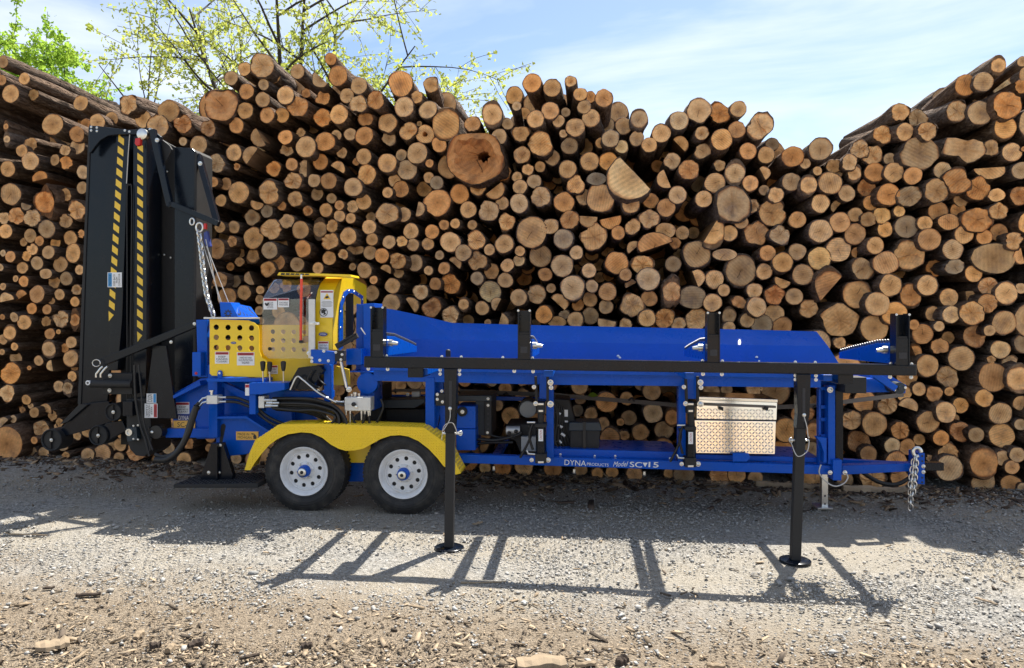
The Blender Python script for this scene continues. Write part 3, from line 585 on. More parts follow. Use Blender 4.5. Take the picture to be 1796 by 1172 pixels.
def log_label(t_):
    i, (zi, low), nz = rank[t_]; a = t_[2]*t_[3]; end = 'top'
    if i > nz/2: i = nz+1-i; end = 'bottom'
    size = 'big' if a > 380 else ('medium' if a > 190 else 'small')
    shape = {'i': 'ragged', 'h': 'split half', 'H': 'split slab', 'r': 'rotten', 'o': 'hollow', 'O': 'gnarled hollow'}.get(t_[4], 'round' if abs(t_[2]-t_[3]) < 4 else 'oval')
    ph = ZONES[zi][2]
    if low: ph = ph.replace('above', 'under the trough at').replace('just', 'under the trough, just').replace('midway', 'under the trough, midway')
    return f"{size} {shape} log, {ORD[min(i,30)]} from {end}, {ph}"
def recess_for(t_, rs):
    base = abs(rs.normal(0, 0.10))
    for u in TR:                                     # partly covered logs sit further in
        if u is t_: continue
        dd = math.hypot(u[0]-t_[0], u[1]-t_[1])
        if dd < (u[2]+t_[2])*0.86 and u[2] > t_[2]: base += 0.13
    if t_[4] in ('O', 'H'): base = -0.12
    return min(base, 0.5)
for idx, t_ in enumerate(named):
    rs = np.random.default_rng(1000+idx)
    rec = recess_for(t_, rs); s_ = px_scale(t_[0], t_[1], rec); c, m3 = place_log(t_[0], t_[1], rec, rs, .045 if not (1440 < t_[0] < 1640 and t_[1] < 310) else .14)
    V, F, MI, LC, ne, ve = log_shape(t_[2]*s_*1.13, t_[3]*s_*1.13, t_[4], rs.uniform(2.2, 2.8) if not (t_[0] > 1480 and t_[1] < 330) else rs.uniform(.9, 1.5), rs)
    tone = tone_of(rs)
    if t_[4] in 'rO' and t_[4]: tone = tone*np.array([0.8, 0.68, 0.62])
    mw = m3.to_4x4(); mw.translation = c
    me = bpy.data.meshes.new('log'); me.from_pydata((V[ve:]).tolist(), [], [tuple(i-ve for i in f) for f in F[ne:]])
    me.polygons.foreach_set('material_index', MI[ne:]); put_attr(me, LC[ve:], tone)
    o = link('log', me, ['bark', 'wood'], smooth=True); o.matrix_world = mw
    set_props(o, log_label(t_), 'log', 'logs stacked in the wall behind the machine')
    me = bpy.data.meshes.new('cut_end'); me.from_pydata(V[:ve].tolist(), [], F[:ne]); put_attr(me, LC[:ve], tone)
    link('cut_end', me, 'wood', o)
# rest of the stack, plus deep gap logs added to block light, one mass
bulk = [(t_[0], t_[1], t_[2], t_[3], t_[4], recess_for(t_, np.random.default_rng(5000+i))+0.05) for i, t_ in enumerate(rest)]
allc = np.array([[t_[0], t_[1], t_[2]] for t_ in TR]); rg = random.Random(5)
pts = [list(a) for a in allc]
def covered_above(x, y): return np.any((np.abs(allc[:, 0]-x) < 38) & (allc[:, 1] < y-22))
for it in range(26000):
    x, y = rg.uniform(-60, 1860), rg.uniform(120, 862)
    base_y = 800+65*x/1796
    if y > base_y-6 or not covered_above(min(max(x, 8), 1788), y): continue
    arr = np.array(pts); dist = np.min(np.hypot(arr[:, 0]-x, arr[:, 1]-y)-arr[:, 2])
    if dist < 7: continue
    r = min(dist*1.15, rg.uniform(15, 25)); pts.append([x, y, r])
    open_ = np.min(np.hypot(allc[:, 0]-x, allc[:, 1]-y)-allc[:, 2])
    bulk.append((x, y, r*1.12, r*1.12, '', 0.12 if open_ > 26 else rg.uniform(0.75, 1.2)))
# added back layer of unseen logs, closing the stack off to light
for x in np.arange(-80, 1880, 46):
    for y in np.arange(150, 850, 42):
        if covered_above(min(max(x, 8), 1788), y-30): bulk.append((x+rg.uniform(-8, 8), y+rg.uniform(-8, 8), 27, 27, '', rg.uniform(1.5, 1.9)))
VV, FF, MM, LL, TT = [], [], [], [], []; off = 0
for i, t_ in enumerate(bulk):
    rs = np.random.default_rng(9000+i); s_ = px_scale(t_[0], t_[1], t_[5]); c, m3 = place_log(t_[0], t_[1], t_[5], rs)
    V, F, MI, LC, ne, ve = log_shape(t_[2]*s_*1.13, t_[3]*s_*1.13, t_[4], (rs.uniform(2.1, 2.6) if t_[5] < 0.7 else 1.3) if not (t_[0] > 1480 and t_[1] < 330) else 1.0, rs)
    V = V @ np.array(m3).T + np.array(c)
    V[:, 2] = np.maximum(V[:, 2], -0.02)
    VV.append(V); FF += [tuple(k+off for k in f) for f in F]; MM += MI; LL.append(LC); tone = tone_of(rs)
    TT.append(np.tile(np.append(tone, 1), (len(V), 1))); off += len(V)
me = bpy.data.meshes.new('stacked_logs'); me.from_pydata(np.concatenate(VV).tolist(), [], FF); me.polygons.foreach_set('material_index', MM)
put_attr(me, np.concatenate(LL), np.concatenate(TT))
set_props(link('stacked_logs', me, ['bark', 'wood'], smooth=True), 'smaller logs filling the stacked wall between and behind the larger ones', 'logs', kind='stuff')

# ------------------------------------------------------------------ trees behind the stack
def leaf_mat(name, c1, c2):
    m, nt, b = new_mat(name); lk = nt.links.new
    g = nd(nt, 'ShaderNodeNewGeometry'); n1 = nd(nt, 'ShaderNodeTexNoise', Scale=2.3, Detail=3.0); lk(g.outputs['Position'], n1.inputs['Vector'])
    rp = nd(nt, 'ShaderNodeMixRGB'); rp.inputs[1].default_value = (*c1, 1); rp.inputs[2].default_value = (*c2, 1)
    mr = nd(nt, 'ShaderNodeMapRange'); mr.inputs[1].default_value = 0.35; mr.inputs[2].default_value = 0.65
    lk(n1.outputs['Fac'], mr.inputs[0]); lk(mr.outputs[0], rp.inputs[0])
    d = nd(nt, 'ShaderNodeBsdfDiffuse'); t_ = nd(nt, 'ShaderNodeBsdfTranslucent'); mx = nd(nt, 'ShaderNodeMixShader'); mx.inputs[0].default_value = 0.65
    lk(rp.outputs[0], d.inputs[0]); lk(rp.outputs[0], t_.inputs[0]); lk(d.outputs[0], mx.inputs[1]); lk(t_.outputs[0], mx.inputs[2])
    lk(mx.outputs[0], nt.nodes['Material Output'].inputs['Surface']); return m
MT['leaf_spring'] = leaf_mat('spring_leaf', (0.48, 0.49, 0.11), (0.36, 0.43, 0.09))
MT['leaf_green'] = leaf_mat('green_leaf', (0.36, 0.50, 0.07), (0.26, 0.42, 0.06))
MT['twig'] = paint('twig_bark', (0.045, 0.036, 0.030), 0.9, wear=0.2, bump=0.05)
def make_tree(name, label, base, limbs, leaf, seed, leaf_size, dens, sub_n=9):
    rs = random.Random(seed); root = bpy.data.objects.new(name, None); COL.objects.link(root); root.location = base
    set_props(root, label, 'tree'); wood = MB(); LV, LF = [], []
    def leafs(p, n):
        for _ in range(n):
            c = p+Vector((rs.gauss(0, .05), rs.gauss(0, .05), rs.gauss(-.015, .05)))
            a = Vector((rs.gauss(0, 1), rs.gauss(0, 1), rs.gauss(-.5, .8))).normalized(); s1 = a.orthogonal().normalized()
            s1 = (Matrix.Rotation(rs.uniform(0, 6.28), 3, a) @ s1); s2 = a.cross(s1); s = leaf_size*rs.uniform(.55, 1.25)
            o = len(LV)                                       # small lobed leaf folded on its midrib
            for (u, v_, w) in ((0, -.9, 0), (.75, -.25, .22), (.33, .1, .1), (.5, .7, .16), (0, 1.15, 0), (-.5, .7, .16), (-.33, .1, .1), (-.75, -.25, .22)):
                LV.append(tuple(c+s1*(u*s)+s2*(v_*s)+a*(w*s)))
            LF.extend([(o, o+1, o+2), (o, o+2, o+4), (o+2, o+3, o+4), (o, o+4, o+6), (o+6, o+4, o+5), (o, o+6, o+7)])
    def branch(p, d, length, r, depth):
        n = 7 if depth == 0 else (6 if depth == 1 else 4); pts = [p]; dirs = []
        for i in range(n):
            d = (d+Vector((rs.gauss(0, .07), rs.gauss(0, .07), rs.gauss(0, .05)+(0.02 if depth == 0 else (-0.05 if abs(d.x) > 0.6 else 0.03))))).normalized()
            pts.append(pts[-1]+d*(length/n)); dirs.append(d.copy())
        wood.tube(pts, [max(0.004, r*(1-.85*i/n)) for i in range(n+1)], 7 if depth == 0 else 5, cap=False)
        if depth < 2:
            k = sub_n if depth == 0 else 6
            for j in range(k):
                f = rs.uniform(.18, 1.0) if depth else rs.uniform(.25, 1.0); i = min(n-1, int(f*n)); q = pts[i].lerp(pts[i+1], f*n-i)
                side = dirs[i].orthogonal(); side.rotate(Matrix.Rotation(rs.uniform(0, 6.28), 3, dirs[i]))
                nd_ = (dirs[i]*.75+side*rs.uniform(.5, 1.0)).normalized()
                branch(q, nd_, length*rs.uniform(.28, .5), max(.005, r*.38*(1.1-f*.5)), depth+1)
        if depth >= 1:
            steps = int(length*dens*(1 if depth == 1 else 1.6))
            for _ in range(max(2, steps)):
                f = rs.uniform(.15, 1); i = min(n-1, int(f*n)); leafs(pts[i].lerp(pts[i+1], f*n-i), rs.randint(1, 3))
            leafs(pts[-1], 4)
    for (start, dx, dz, dy, ln, r) in limbs:
        branch(Vector(start), Vector((dx, dy, dz)).normalized(), ln, r, 0)
    o = wood.build('trunk', 'twig', root, smooth=True)
    me = bpy.data.meshes.new('crown'); me.from_pydata(LV, [], LF); link('crown', me, leaf, root)
    return root
tb = on_plane(495, 560, Vector((0, 14.5, 0)), Vector((0, 1, 0))); tb.z = 0
fork = Vector((0, 0, 2.6))
limbs = [((0, 0, 0), 0, 1, 0, 2.8, .22)]
for (dx, dz, dy, ln, r, ox) in ((-.95, .50, .1, 4.6, .035, -.1), (-.70, .70, -.2, 4.9, .055, -.1), (-.45, .9, .2, 5.4, .085, 0), (-.30, 1, -.1, 5.8, .10, 0), (-.16, 1, .3, 6.0, .095, 0), (-.02, 1, .1, 6.0, .10, 0), (.10, 1, -.25, 6.0, .09, 0),
                               (.26, 1, .1, 5.6, .08, .1), (.44, .9, -.2, 5.0, .065, .1), (.62, .72, .15, 4.9, .055, .1), (.85, .55, -.1, 4.5, .04, .1), (.5, .7, .5, 4.6, .04, 0), (-.6, .7, .5, 4.8, .04, 0), (-1, .42, -.1, 3.3, .025, -.1), (.95, .45, .2, 3.4, .025, .1)):
    limbs.append(((ox, 0, rg.uniform(1.9, 2.7)), dx, dz, dy, ln, r))
make_tree('maple_tree', 'spring maple with sparse yellow-green leaves rising behind the log stack', tb, limbs, 'leaf_spring', 12, 0.041, 7.5, 11)
tb2 = on_plane(-35, 560, Vector((0, 16, 0)), Vector((0, 1, 0))); tb2.z = 0
limbs = [((0, 0, 0), 0, 1, 0, 3.2, .25)]
for (dx, dz, dy, ln, r) in ((-.4, 1, .1, 4.4, .1), (.1, 1, -.2, 4.6, .1), (.35, 1, .1, 4.6, .09), (.6, .9, -.1, 4.0, .07), (.85, .7, .2, 3.4, .06), (-.8, .7, 0, 3.8, .08), (.55, .6, .5, 3, .06)):
    limbs.append(((0, 0, rg.uniform(2.4, 3.1)), dx, dz, dy, ln, r))
make_tree('leafy_tree', 'bright green leafy tree at the top left corner behind the logs', tb2, limbs, 'leaf_green', 8, 0.048, 20, 11)

# ------------------------------------------------------------------ split-wood heap behind the photographer (seen only as a reflection in the bare metal)
def heap():
    n = 44; v, f = [], []
    for j in range(n):
        for i in range(n):
            x = (i/(n-1)-.5)*22; y = -15-(j/(n-1))*9
            e = max(0, 1-((x-2)/9.5)**2)*math.sin(math.pi*j/(n-1))**.8
            v.append((x+rg.uniform(-.1, .1), y+rg.uniform(-.1, .1), max(-.05, 2.3*e*(.75+.25*math.sin(x*.7))+rg.uniform(-.16, .16)*(e > .02)-.03)))
    f = [(j*n+i, j*n+i+1, (j+1)*n+i+1, (j+1)*n+i) for j in range(n-1) for i in range(n-1)]
    me = bpy.data.meshes.new('split_wood_heap'); me.from_pydata(v, [], f)
    o = link('split_wood_heap', me, paint('split_wood', (0.50, 0.31, 0.15), .9, wear=.2, bump=.05, scale=3)); set_props(o, 'tan heap of split firewood mirrored in the tread-plate box', 'wood heap', kind='stuff')
heap()

# ------------------------------------------------------------------ the firewood processor: one machine, everything bolted to it is a part
proc = bpy.data.objects.new('firewood_processor', None); COL.objects.link(proc)
proc.matrix_world = Matrix.Translation(m_org) @ m_rot.to_4x4()
set_props(proc, 'blue and yellow trailer-mounted firewood processor with black folded conveyor before the log wall', 'firewood processor')
BV = 0.004
def S(px, d=0.0):                      # pixels -> metres at depth d (machine middle)
    return px*(6.2+d)/F_PX
def part(name, mat, mb, bevel=BV, parent=None, label=None, auto=None, seg=2):
    o = mb.build(name, mat, parent or proc, bevel=bevel, auto=auto, seg=seg)
    if label: o['label'] = label
    return o
def bolts(pts, d, r_px, parent, mat='zinc', name='bolt'):
    for (x, y) in pts:
        mb = MB(); c = P(x, y, d); r = S(r_px, d)
        mb.lathe(c, (0, -1, 0), [(-.004, r*1.25), (.002, r*1.25), (.002, r*.9), (r*.55, r*.85), (r*.8, r*.5), (r*.85, .0005)], 8)
        mb.build(name, mat, parent, auto=40)
def decal(x0, y0, x1, y1, d, parent, header='decal_red', head_txt='WARNING', lines='', hfrac=.24, side='top', rot=0, label=None, name='warning_decal', txt_w=.8, txt_h=.55):
    p = MB(); p.rect(x0, y0, x1, y1, d-.004, d); pl = part(name, 'decal_white', p, bevel=0, parent=parent if parent.parent is None else proc, label=label)
    w, h = x1-x0, y1-y0
    if side == 'top': hb = (x0+w*.04, y0+h*.04, x1-w*.04, y0+h*hfrac); tb_ = (x0, y0+h*hfrac, x1, y1)
    elif side == 'right': hb = (x1-w*hfrac, y0+h*.04, x1-w*.04, y1-h*.04); tb_ = (x0, y0, x1-w*hfrac, y1)
    else: hb = (x0+w*.04, y0+h*.04, x0+w*hfrac, y1-h*.04); tb_ = (x0+w*hfrac, y0, x1, y1)
    q = MB(); q.rect(*hb, d-.0055, d-.0042); q.build('header_band', header, pl)
    hw, hh = hb[2]-hb[0], hb[3]-hb[1]
    if head_txt:
        lettering(head_txt, (hb[0]+hb[2])/2, (hb[1]+hb[3])/2, (hw if rot == 0 else hh)*.72, (hh if rot == 0 else hw)*.55, d-.0062, 'ink' if header != 'decal_navy' else 'decal_white', pl, rot)
    if lines:
        tw, thh = tb_[2]-tb_[0], tb_[3]-tb_[1]
        lettering(lines, (tb_[0]+tb_[2])/2, (tb_[1]+tb_[3])/2, (tw if rot == 0 else thh)*txt_w, (thh if rot == 0 else tw)*txt_h*1.25, d-.0062, 'ink', pl, rot)
    return pl

# ---- chassis ---------------------------------------------------------------
fr = part('frame_rail', 'blue', MB().px([(798, 797), (1460, 817), (1460, 833), (798, 812)], .25, .33))
lettering('DYNA', 1009, 812, 38, 9.5, .2475, 'decal_white', fr, -1.6)
lettering('PRODUCTS', 1048.5, 815, 38, 5, .2475, 'decal_white', fr, -1.6)
lettering('Model', 1088.5, 814, 24, 9, .2475, 'decal_white', fr, 3, shear=.35)
lettering('SC', 1115, 815, 21, 9.5, .2475, 'decal_white', fr, -1.2)
q = MB(); q.poly([P(1127, 811.5, .2475), P(1136, 811.7, .2475), P(1131.5, 819.5, .2475)], [(0, 1, 2)]); q.build('lettering', 'decal_white', fr)
lettering('15', 1146, 815.5, 17, 9.5, .2475, 'decal_white', fr, -1.2)
for nm, x in (('SC', 1115.7), ('15', 1146.7)): lettering(nm, x, 815.2, 21 if nm == 'SC' else 17, 9.5, .2472, 'decal_white', fr, -1.2)
part('frame_rail', 'blue', MB().px([(798, 797), (1500, 814), (1500, 829), (798, 812)], 1.35, 1.43))
for x in (860, 1030, 1190, 1330, 1440):
    y = 800+(x-800)*.031
    part('cross_member', 'blue', MB().px([(x, y), (x+14, y), (x+14, y+9), (x, y+9)], .331, 1.349), bevel=0)
part('axle_box', 'blue', MB().rect(600, 800, 650, 845, .28, .36))
part('axle', 'matte_black', MB().cyl(P(536, 840, .1), P(536, 840, .1)+Vector((0, 1.55, 0)), .035), bevel=0, auto=40)
part('axle', 'matte_black', MB().cyl(P(711, 843, .1), P(711, 843, .1)+Vector((0, 1.55, 0)), .035), bevel=0, auto=40)
part('inner_fender', 'yellow', MB().rect(600, 775, 650, 812, .20, .215))
for (x, y) in ((866, 823), (1007, 828), (1130, 832)):
    m_ = MB(); m_.cyl(P(x, y-5, .3), P(x, y+2, .3), .012, 8); m_.dome(P(x, y+1, .3), (0, 0, -1), .018); part('drain_bolt', 'zinc', m_, bevel=0, auto=40)
# ---- wheels
def wheel(px, py, d0, out=-1):
    c = P(px, py, d0); R = .349; c.z = R-.012
    w = .205; ax = Vector((0, 1, 0)) if out < 0 else Vector((0, -1, 0))
    # steel disc with ten round holes
    hub = [circ((c.x+.126*math.cos(2*math.pi*(k+.3)/10), c.z+.126*math.sin(2*math.pi*(k+.3)/10)), .0180, 14) for k in range(10)]
    M4 = FRONT.copy(); M4.translation = Vector((0, d0+.045*(-out), 0))
    disc = curve_plate('wheel', circ((c.x, c.z), .166, 48), hub, M4, .008, 'white', proc)
    m_ = MB(); m_.lathe(c, ax, [(.036, .150), (.030, .158), (.046, .166), (.040, .174), (.012, .186), (-.004, .196), (-.008, .205), (-.003, .209), (.006, .207), (.02, .196), (.10, .185), (.19, .2)], 56); m_.build('rim', 'white', disc, auto=50)
    m_ = MB(); m_.lathe(c, ax, [(.041, .078), (.030, .072), (.024, .05), (.024, .02)], 32); m_.build('rim_centre', 'white', disc, auto=50)
    m_ = MB()
    prof = [(.012, .203), (-.008, .216), (-.012, .222), (-.010, .226), (-.019, .240), (-.023, .262), (-.020, .266), (-.022, .271), (-.019, .288), (-.015, .292), (-.016, .296), (-.006, .312), (.010, R-.012), (.018, R-.004), (.05, R), (.10, R+.001), (.15, R), (.185, R-.006), (.20, .31), (.21, .27), (.2, .2)]
    m_.lathe(c, ax, prof, 72); ty = m_.build('tyre', 'rubber', disc, auto=38)
    m_ = MB()                                                      # tread blocks and grooves
    for k in range(64):
        a = 2*math.pi*k/64
        for (h, off) in ((.027, 0), (.185, .5)):
            aa = a+off*math.pi/64; u = Vector((math.cos(aa), 0, math.sin(aa))); t_ = Vector((-math.sin(aa), 0, math.cos(aa)))
            p0 = c+ax*h+u*(R-.010); m_.bar(p0-t_*.010, p0+t_*.010, .022, .026, up=ax)
    m_.build('tread_block', 'rubber', disc)['kind'] = 'stuff'
    m_ = MB(); m_.lathe(c, ax, [(.04, .052), (.0, .052), (-.012, .047), (-.036, .044), (-.040, .038)], 24); m_.build('hub', 'blue', disc, auto=35)
    m_ = MB(); m_.lathe(c, ax, [(-.038, .036), (-.048, .034), (-.052, .026), (-.052, .015)], 24); m_.build('hub_cap', 'zinc', disc, auto=35)
    m_ = MB(); m_.lathe(c, ax, [(-.0505, .0155), (-.0505, .0005)], 16); m_.build('hub_cap', 'matte_black', disc)
    for k in range(6):
        a = 2*math.pi*(k+.15)/6; q = c+Vector((math.cos(a)*.068, 0, math.sin(a)*.068))
        m_ = MB(); m_.lathe(q, -ax, [(-.035, .0085), (-.014, .0085), (-.010, .005), (-.0098, .0005)], 6); m_.build('lug_nut', 'zinc', disc)
    m_ = MB(); m_.lathe(c, ax, [(.055, .16), (.055, .0005)], 24); m_.build('brake_drum', 'matte_black', disc)
    return disc
wheel(533, 837, 0)['label'] = 'rear white steel wheel on the near side'
wheel(707, 840.5, 0)['label'] = 'front white steel wheel on the near side'
for (x, yy) in ((536, 0), (711, 0)):
    m_ = MB(); c = P(x+20, 838, 0); c.y = 1.78; c.z = .335
    m_.lathe(c, (0, 1, 0), [(0, .2), (-.01, .23), (-.01, .29), (.02, .33), (.1, .337), (.18, .33), (.2, .27), (.2, .2)], 48)
    m_.lathe(c, (0, 1, 0), [(.03, .2), (.03, .0005)], 24); part('far_wheel', 'rubber', m_, bevel=0, auto=40)
# ---- yellow tandem fender
out_ = [(430, 825), (439, 794), (448.5, 773), (489.5, 746), (556, 744.5), (705, 750), (743, 751.5), (780, 778), (807, 831)]
inn_ = [(797, 833), (777, 817), (768, 805), (752, 788), (734, 774), (716, 766), (702, 763.5), (685, 764.5), (668, 770), (652, 779), (638, 787), (622, 790.5), (606, 791), (594, 787.5), (580, 780), (565, 768), (546, 760), (528, 758.5), (505, 762), (487, 770), (472, 781), (458, 797), (447, 812), (439, 825)]
fd = MB(); fd.px(out_+inn_, -.03, -.024); fender = part('fender', 'yellow', fd, bevel=.002)
top = MB(); pr = [P(x, y, -.03) for x, y in out_]
for i in range(len(pr)-1):
    a, b_ = pr[i], pr[i+1]; nrm = Vector((-(b_.z-a.z), 0, b_.x-a.x)).normalized()*.006
    top.prism([a, b_, b_+nrm, a+nrm], [Vector((p.x, .24, p.z)) for p in (a, b_, b_+nrm, a+nrm)])
top.build('fender_top', 'yellow', fender)
lug = MB(); rgl = random.Random(2)
def lugs(mb, p0, ux, uy, nrm, nx_, ny_, pitch, ln, wd, ht):
    for j in range(ny_):
        for i in range(nx_):
            c = p0+ux*((i+.5)*pitch)+uy*((j+.5)*pitch); s = 1 if (i+j) % 2 else -1
            a = (ux+uy*s).normalized()*ln/2; b2 = (ux*-s+uy).normalized()*wd/2
            mb.poly([c-a, c-b2, c+a, c+b2, c+nrm*ht-a*.45, c+nrm*ht-b2*.3, c+nrm*ht+a*.45, c+nrm*ht+b2*.3], [(0, 1, 5, 4), (1, 2, 6, 5), (2, 3, 7, 6), (3, 0, 4, 7), (4, 5, 6, 7)])
for i in range(len(pr)-1):
    a, b_ = pr[i], pr[i+1]; ux = (b_-a); ln = ux.length; ux.normalize(); nrm = Vector((-ux.z, 0, ux.x))
    lugs(lug, a+nrm*.006, ux, Vector((0, 1, 0)), nrm, int(ln/.03), 8, .03, .028, .010, .004)
pb = P(556, 750, -.0305)
lug.build('tread_pattern', 'yellow', fender)['kind'] = 'stuff'
# front skirt lugs, only where the plate is
def inside(x, y, poly):
    r = False; j = len(poly)-1
    for i in range(len(poly)):
        if (poly[i][1] > y) != (poly[j][1] > y) and x < (poly[j][0]-poly[i][0])*(y-poly[i][1])/(poly[j][1]-poly[i][1])+poly[i][0]: r = not r
        j = i
    return r
lug = MB(); k = 0
for j, y in enumerate(np.arange(746, 832, 4.6)):
    for i, x in enumerate(np.arange(434, 806, 4.6)):
        if all(inside(x+dx, y+dy, out_+inn_) for dx, dy in ((3, 0), (-3, 0), (0, 3), (0, -3))):
            c = P(x, y, -.0301); s = 1 if (i+j) % 2 else -1
            a = Vector((1, 0, s)).normalized()*.011; b2 = Vector((-s, 0, 1)).normalized()*.0035; up = Vector((0, -.0045, 0))
            lug.poly([c-a, c-b2, c+a, c+b2, c+up], [(0, 1, 4), (1, 2, 4), (2, 3, 4), (3, 0, 4)])
lug.build('tread_pattern', 'yellow', fender)['kind'] = 'stuff'

# ---- left blue body ---------------------------------------------------------
part('body_plate', 'blue', MB().px([(303, 691), (345, 668), (352, 664), (440, 661), (512, 664), (512, 745), (480, 762), (462, 745), (437, 727), (437, 760), (380, 770), (345, 770), (330, 757), (303, 752)], .42, .50))
part('body_beam', 'blue', MB().rect(290, 752, 384, 768, .36, .44))
part('lower_gusset', 'blue', MB().px([(379, 734), (430, 733), (462, 752), (470, 760), (447, 790), (432, 797), (402, 800), (379, 782)], .22, .30))
part('gusset_flange', 'blue', MB().px([(379, 731), (432, 730), (474, 757), (472, 761), (431, 735), (379, 735)], .14, .30))
part('gusset_slot', 'matte_black', MB().px([(388, 745), (393, 743), (396, 747), (390, 776), (385, 776), (386, 760)], .2185, .2205), bevel=0)
part('upright', 'blue', MB().px([(344, 561), (363, 561), (364, 662), (347, 662)], .20, .32))
part('hinge_block', 'blue', MB().rect(337, 618, 352, 660, .12, .20))
bolts([(344, 655)], .12, 2.2, proc, 'red_plastic')
part('upright', 'blue', MB().px([(364, 640), (381, 640), (381, 768), (366, 768)], .16, .30))
part('diagonal_brace', 'blue', MB().px([(366, 664), (376, 664), (440, 692), (440, 704), (420, 698)], .24, .30))
part('panel_shelf', 'blue', MB().rect(362, 664, 463, 670, .05, .34))
part('chute_wall', 'blue', MB().px([(350, 668), (303, 694), (303, 700), (352, 676)], .30, .42))
part('rear_panel', 'blue', MB().px([(440, 697), (512, 697), (560, 740), (560, 760), (470, 760), (440, 728)], .56, .60))
# step
st = part('step_plate', 'matte_black', MB().px([(304, 850), (452, 848), (452, 856), (304, 856)], -.12, .34))
lugm = MB(); a = P(308, 850, -.12); b_ = P(450, 848, -.12); ux = (b_-a).normalized()
lugs(lugm, a+Vector((0, .01, .0006)), ux, Vector((0, 1, 0)), Vector((0, 0, 1)), int((b_-a).length/.034), 12, .034, .032, .011, .006)
lugm.build('tread_pattern', 'black', st)['kind'] = 'stuff'
gs = part('step_gusset', 'black', MB().px([(370, 778), (390, 777), (408, 833), (406, 850), (349, 850), (352, 836)], .06, .12))
part('step_gusset_rib', 'black', MB().px([(378, 779), (381, 779), (381, 846), (378, 846)], .02, .06))
bolts([(386, 781), (366, 829), (384, 829)], .06, 2.6, proc)
# ---- yellow guard panels with round holes
def guard(name, outline, holes, d, r_px, lab=None):
    o2 = [(P(x, y, d).x, P(x, y, d).z) for x, y in outline]; hs = [circ((P(x, y, d).x, P(x, y, d).z), S(r_px, d), 12) for x, y in holes]
    M4 = FRONT.copy(); M4.translation = Vector((0, d, 0)); o = curve_plate(name, o2, hs, M4, .006, 'yellow', proc)
    if lab: o['label'] = lab
    return o
h1 = [(379.5+20.6*i, 574+17.8*j+i*.5) for j in range(3) for i in range(4)]
g1 = guard('guard_panel', [(368, 560), (436, 562), (446, 566), (453, 572), (455, 580), (455, 615), (460, 628), (468, 632), (468, 661), (462, 662), (372, 659), (368, 655)], h1, .10, 5.0, 'yellow guard with twelve round holes beside the upright')
part('guard_cap', 'alu', MB().rect(357, 556.5, 440, 559.5, .04, .22), bevel=.001)
h2 = [(478.5+18.3*i, 582+15.3*j+i*.3) for j in range(3) for i in range(4)]
g2 = guard('guard_panel', [(448, 570), (556, 570), (556, 650), (549, 655), (534, 670), (448, 668)], h2, .24, 4.3, 'yellow guard with twelve round holes behind the clear shield')
part('guard_tab', 'blue', MB().px([(381, 653), (383, 650), (387, 650), (389, 653), (389, 664), (381, 664)], .075, .095)); bolts([(385, 654.5)], .075, 1.8, proc)
decal(377, 617, 401.5, 638, .097, proc, lines='KEEP\nHANDS\nCLEAR!', label='white KEEP HANDS CLEAR decal on the yellow guard')
decal(415.5, 618, 446, 641, .097, proc, lines='HARD HAT AND\nFACE PROTECTION\nREQUIRED', label='white HARD HAT decal on the yellow guard')
decal(470, 641, 487, 656, .236, proc, lines='DO NOT OPERATE\nWITHOUT GUARDS')
def oval(x, y, w, h, d, txt):
    m_ = MB(); c = P(x, y, d); n = 24; pts = [c+Vector((S(w, d)/2*math.cos(6.2832*k/n), 0, S(h, d)/2*math.sin(6.2832*k/n))) for k in range(n)]
    m_.prism(pts, [p+Vector((0, .002, 0)) for p in pts]); o = part('oval_badge', 'decal_navy', m_, bevel=0); lettering(txt, x, y, w*.62, h*.42, d-.001, 'decal_white', o); return o
oval(409.5, 601.5, 10, 4.6, .095, 'DYNA'); oval(566.5, 586.5, 16, 7, .083, 'DYNA')
# ---- winch housing
wf = [P(385, 530, .30), P(405, 531, .30), P(419, 556, .30), P(419, 562, .30), P(388, 562, .30)]
wq = [P(405, 531, .30), P(440, 538.5, .30), P(453, 558, .24), P(419, 556, .24)]
wq = [P(404, 530.5, .42), P(440, 538, .42), P(454, 558, .24), P(417, 556, .24)]
wh = part('winch_housing', 'blue', MB().px([(385, 530), (404, 530.5), (417, 554), (417, 562), (388, 562)], .26, .44))
m_ = MB(); m_.prism(wq, [p+Vector((0, .03, -.05)) for p in wq]); m_.build('winch_hood', 'blue', wh, bevel=.002)
nq = (wq[1]-wq[0]).cross(wq[3]-wq[0]).normalized(); nq = nq if nq.y < 0 else -nq
lettering_quad('DYNA', [p+nq*.003 for p in wq], 'ink', wh)
for k in range(8):
    a = 6.283*k/8; m_ = MB(); c = P(400, 550, .2585); u = Vector((math.cos(a), 0, math.sin(a)))
    m_.bar(c+u*.014, c+u*.034, .012, .002, up=Vector((0, 1, 0))); m_.build('vent_slot', 'ink', wh)
# ---- clear shield, rod, hinge strip, top bar
sh = MB(); lo = [P(x, y, .06) for x, y in ((460, 525), (552, 524), (552, 629), (472, 629), (463, 622), (460, 612))]
sh.prism(lo, [p+Vector((0, .005, 0)) for p in lo])
u0 = [P(460, 525, .06), P(552, 524, .06)]; u1 = [P(563, 494, .16), P(559, 490, .165), P(486, 490, .165), P(480, 492, .16)]
sh.prism(u0+u1, [p+Vector((0, .005, .002)) for p in u0+u1]); shield = part('clear_shield', 'clear', sh, bevel=0, label='clear bent polycarbonate shield with two warning decals')
decal(462, 523, 486, 543, .056, proc, head_txt='DANGER', lines='KEEP CLEAR\nOF MOVING\nPARTS AND\nSPLIT WOOD', txt_w=.45, label='white danger decal with a pictogram on the clear shield')
decal(487.5, 523, 507, 539, .056, proc, lines='DO NOT OPERATE\nWITHOUT GUARDS', txt_h=.4)
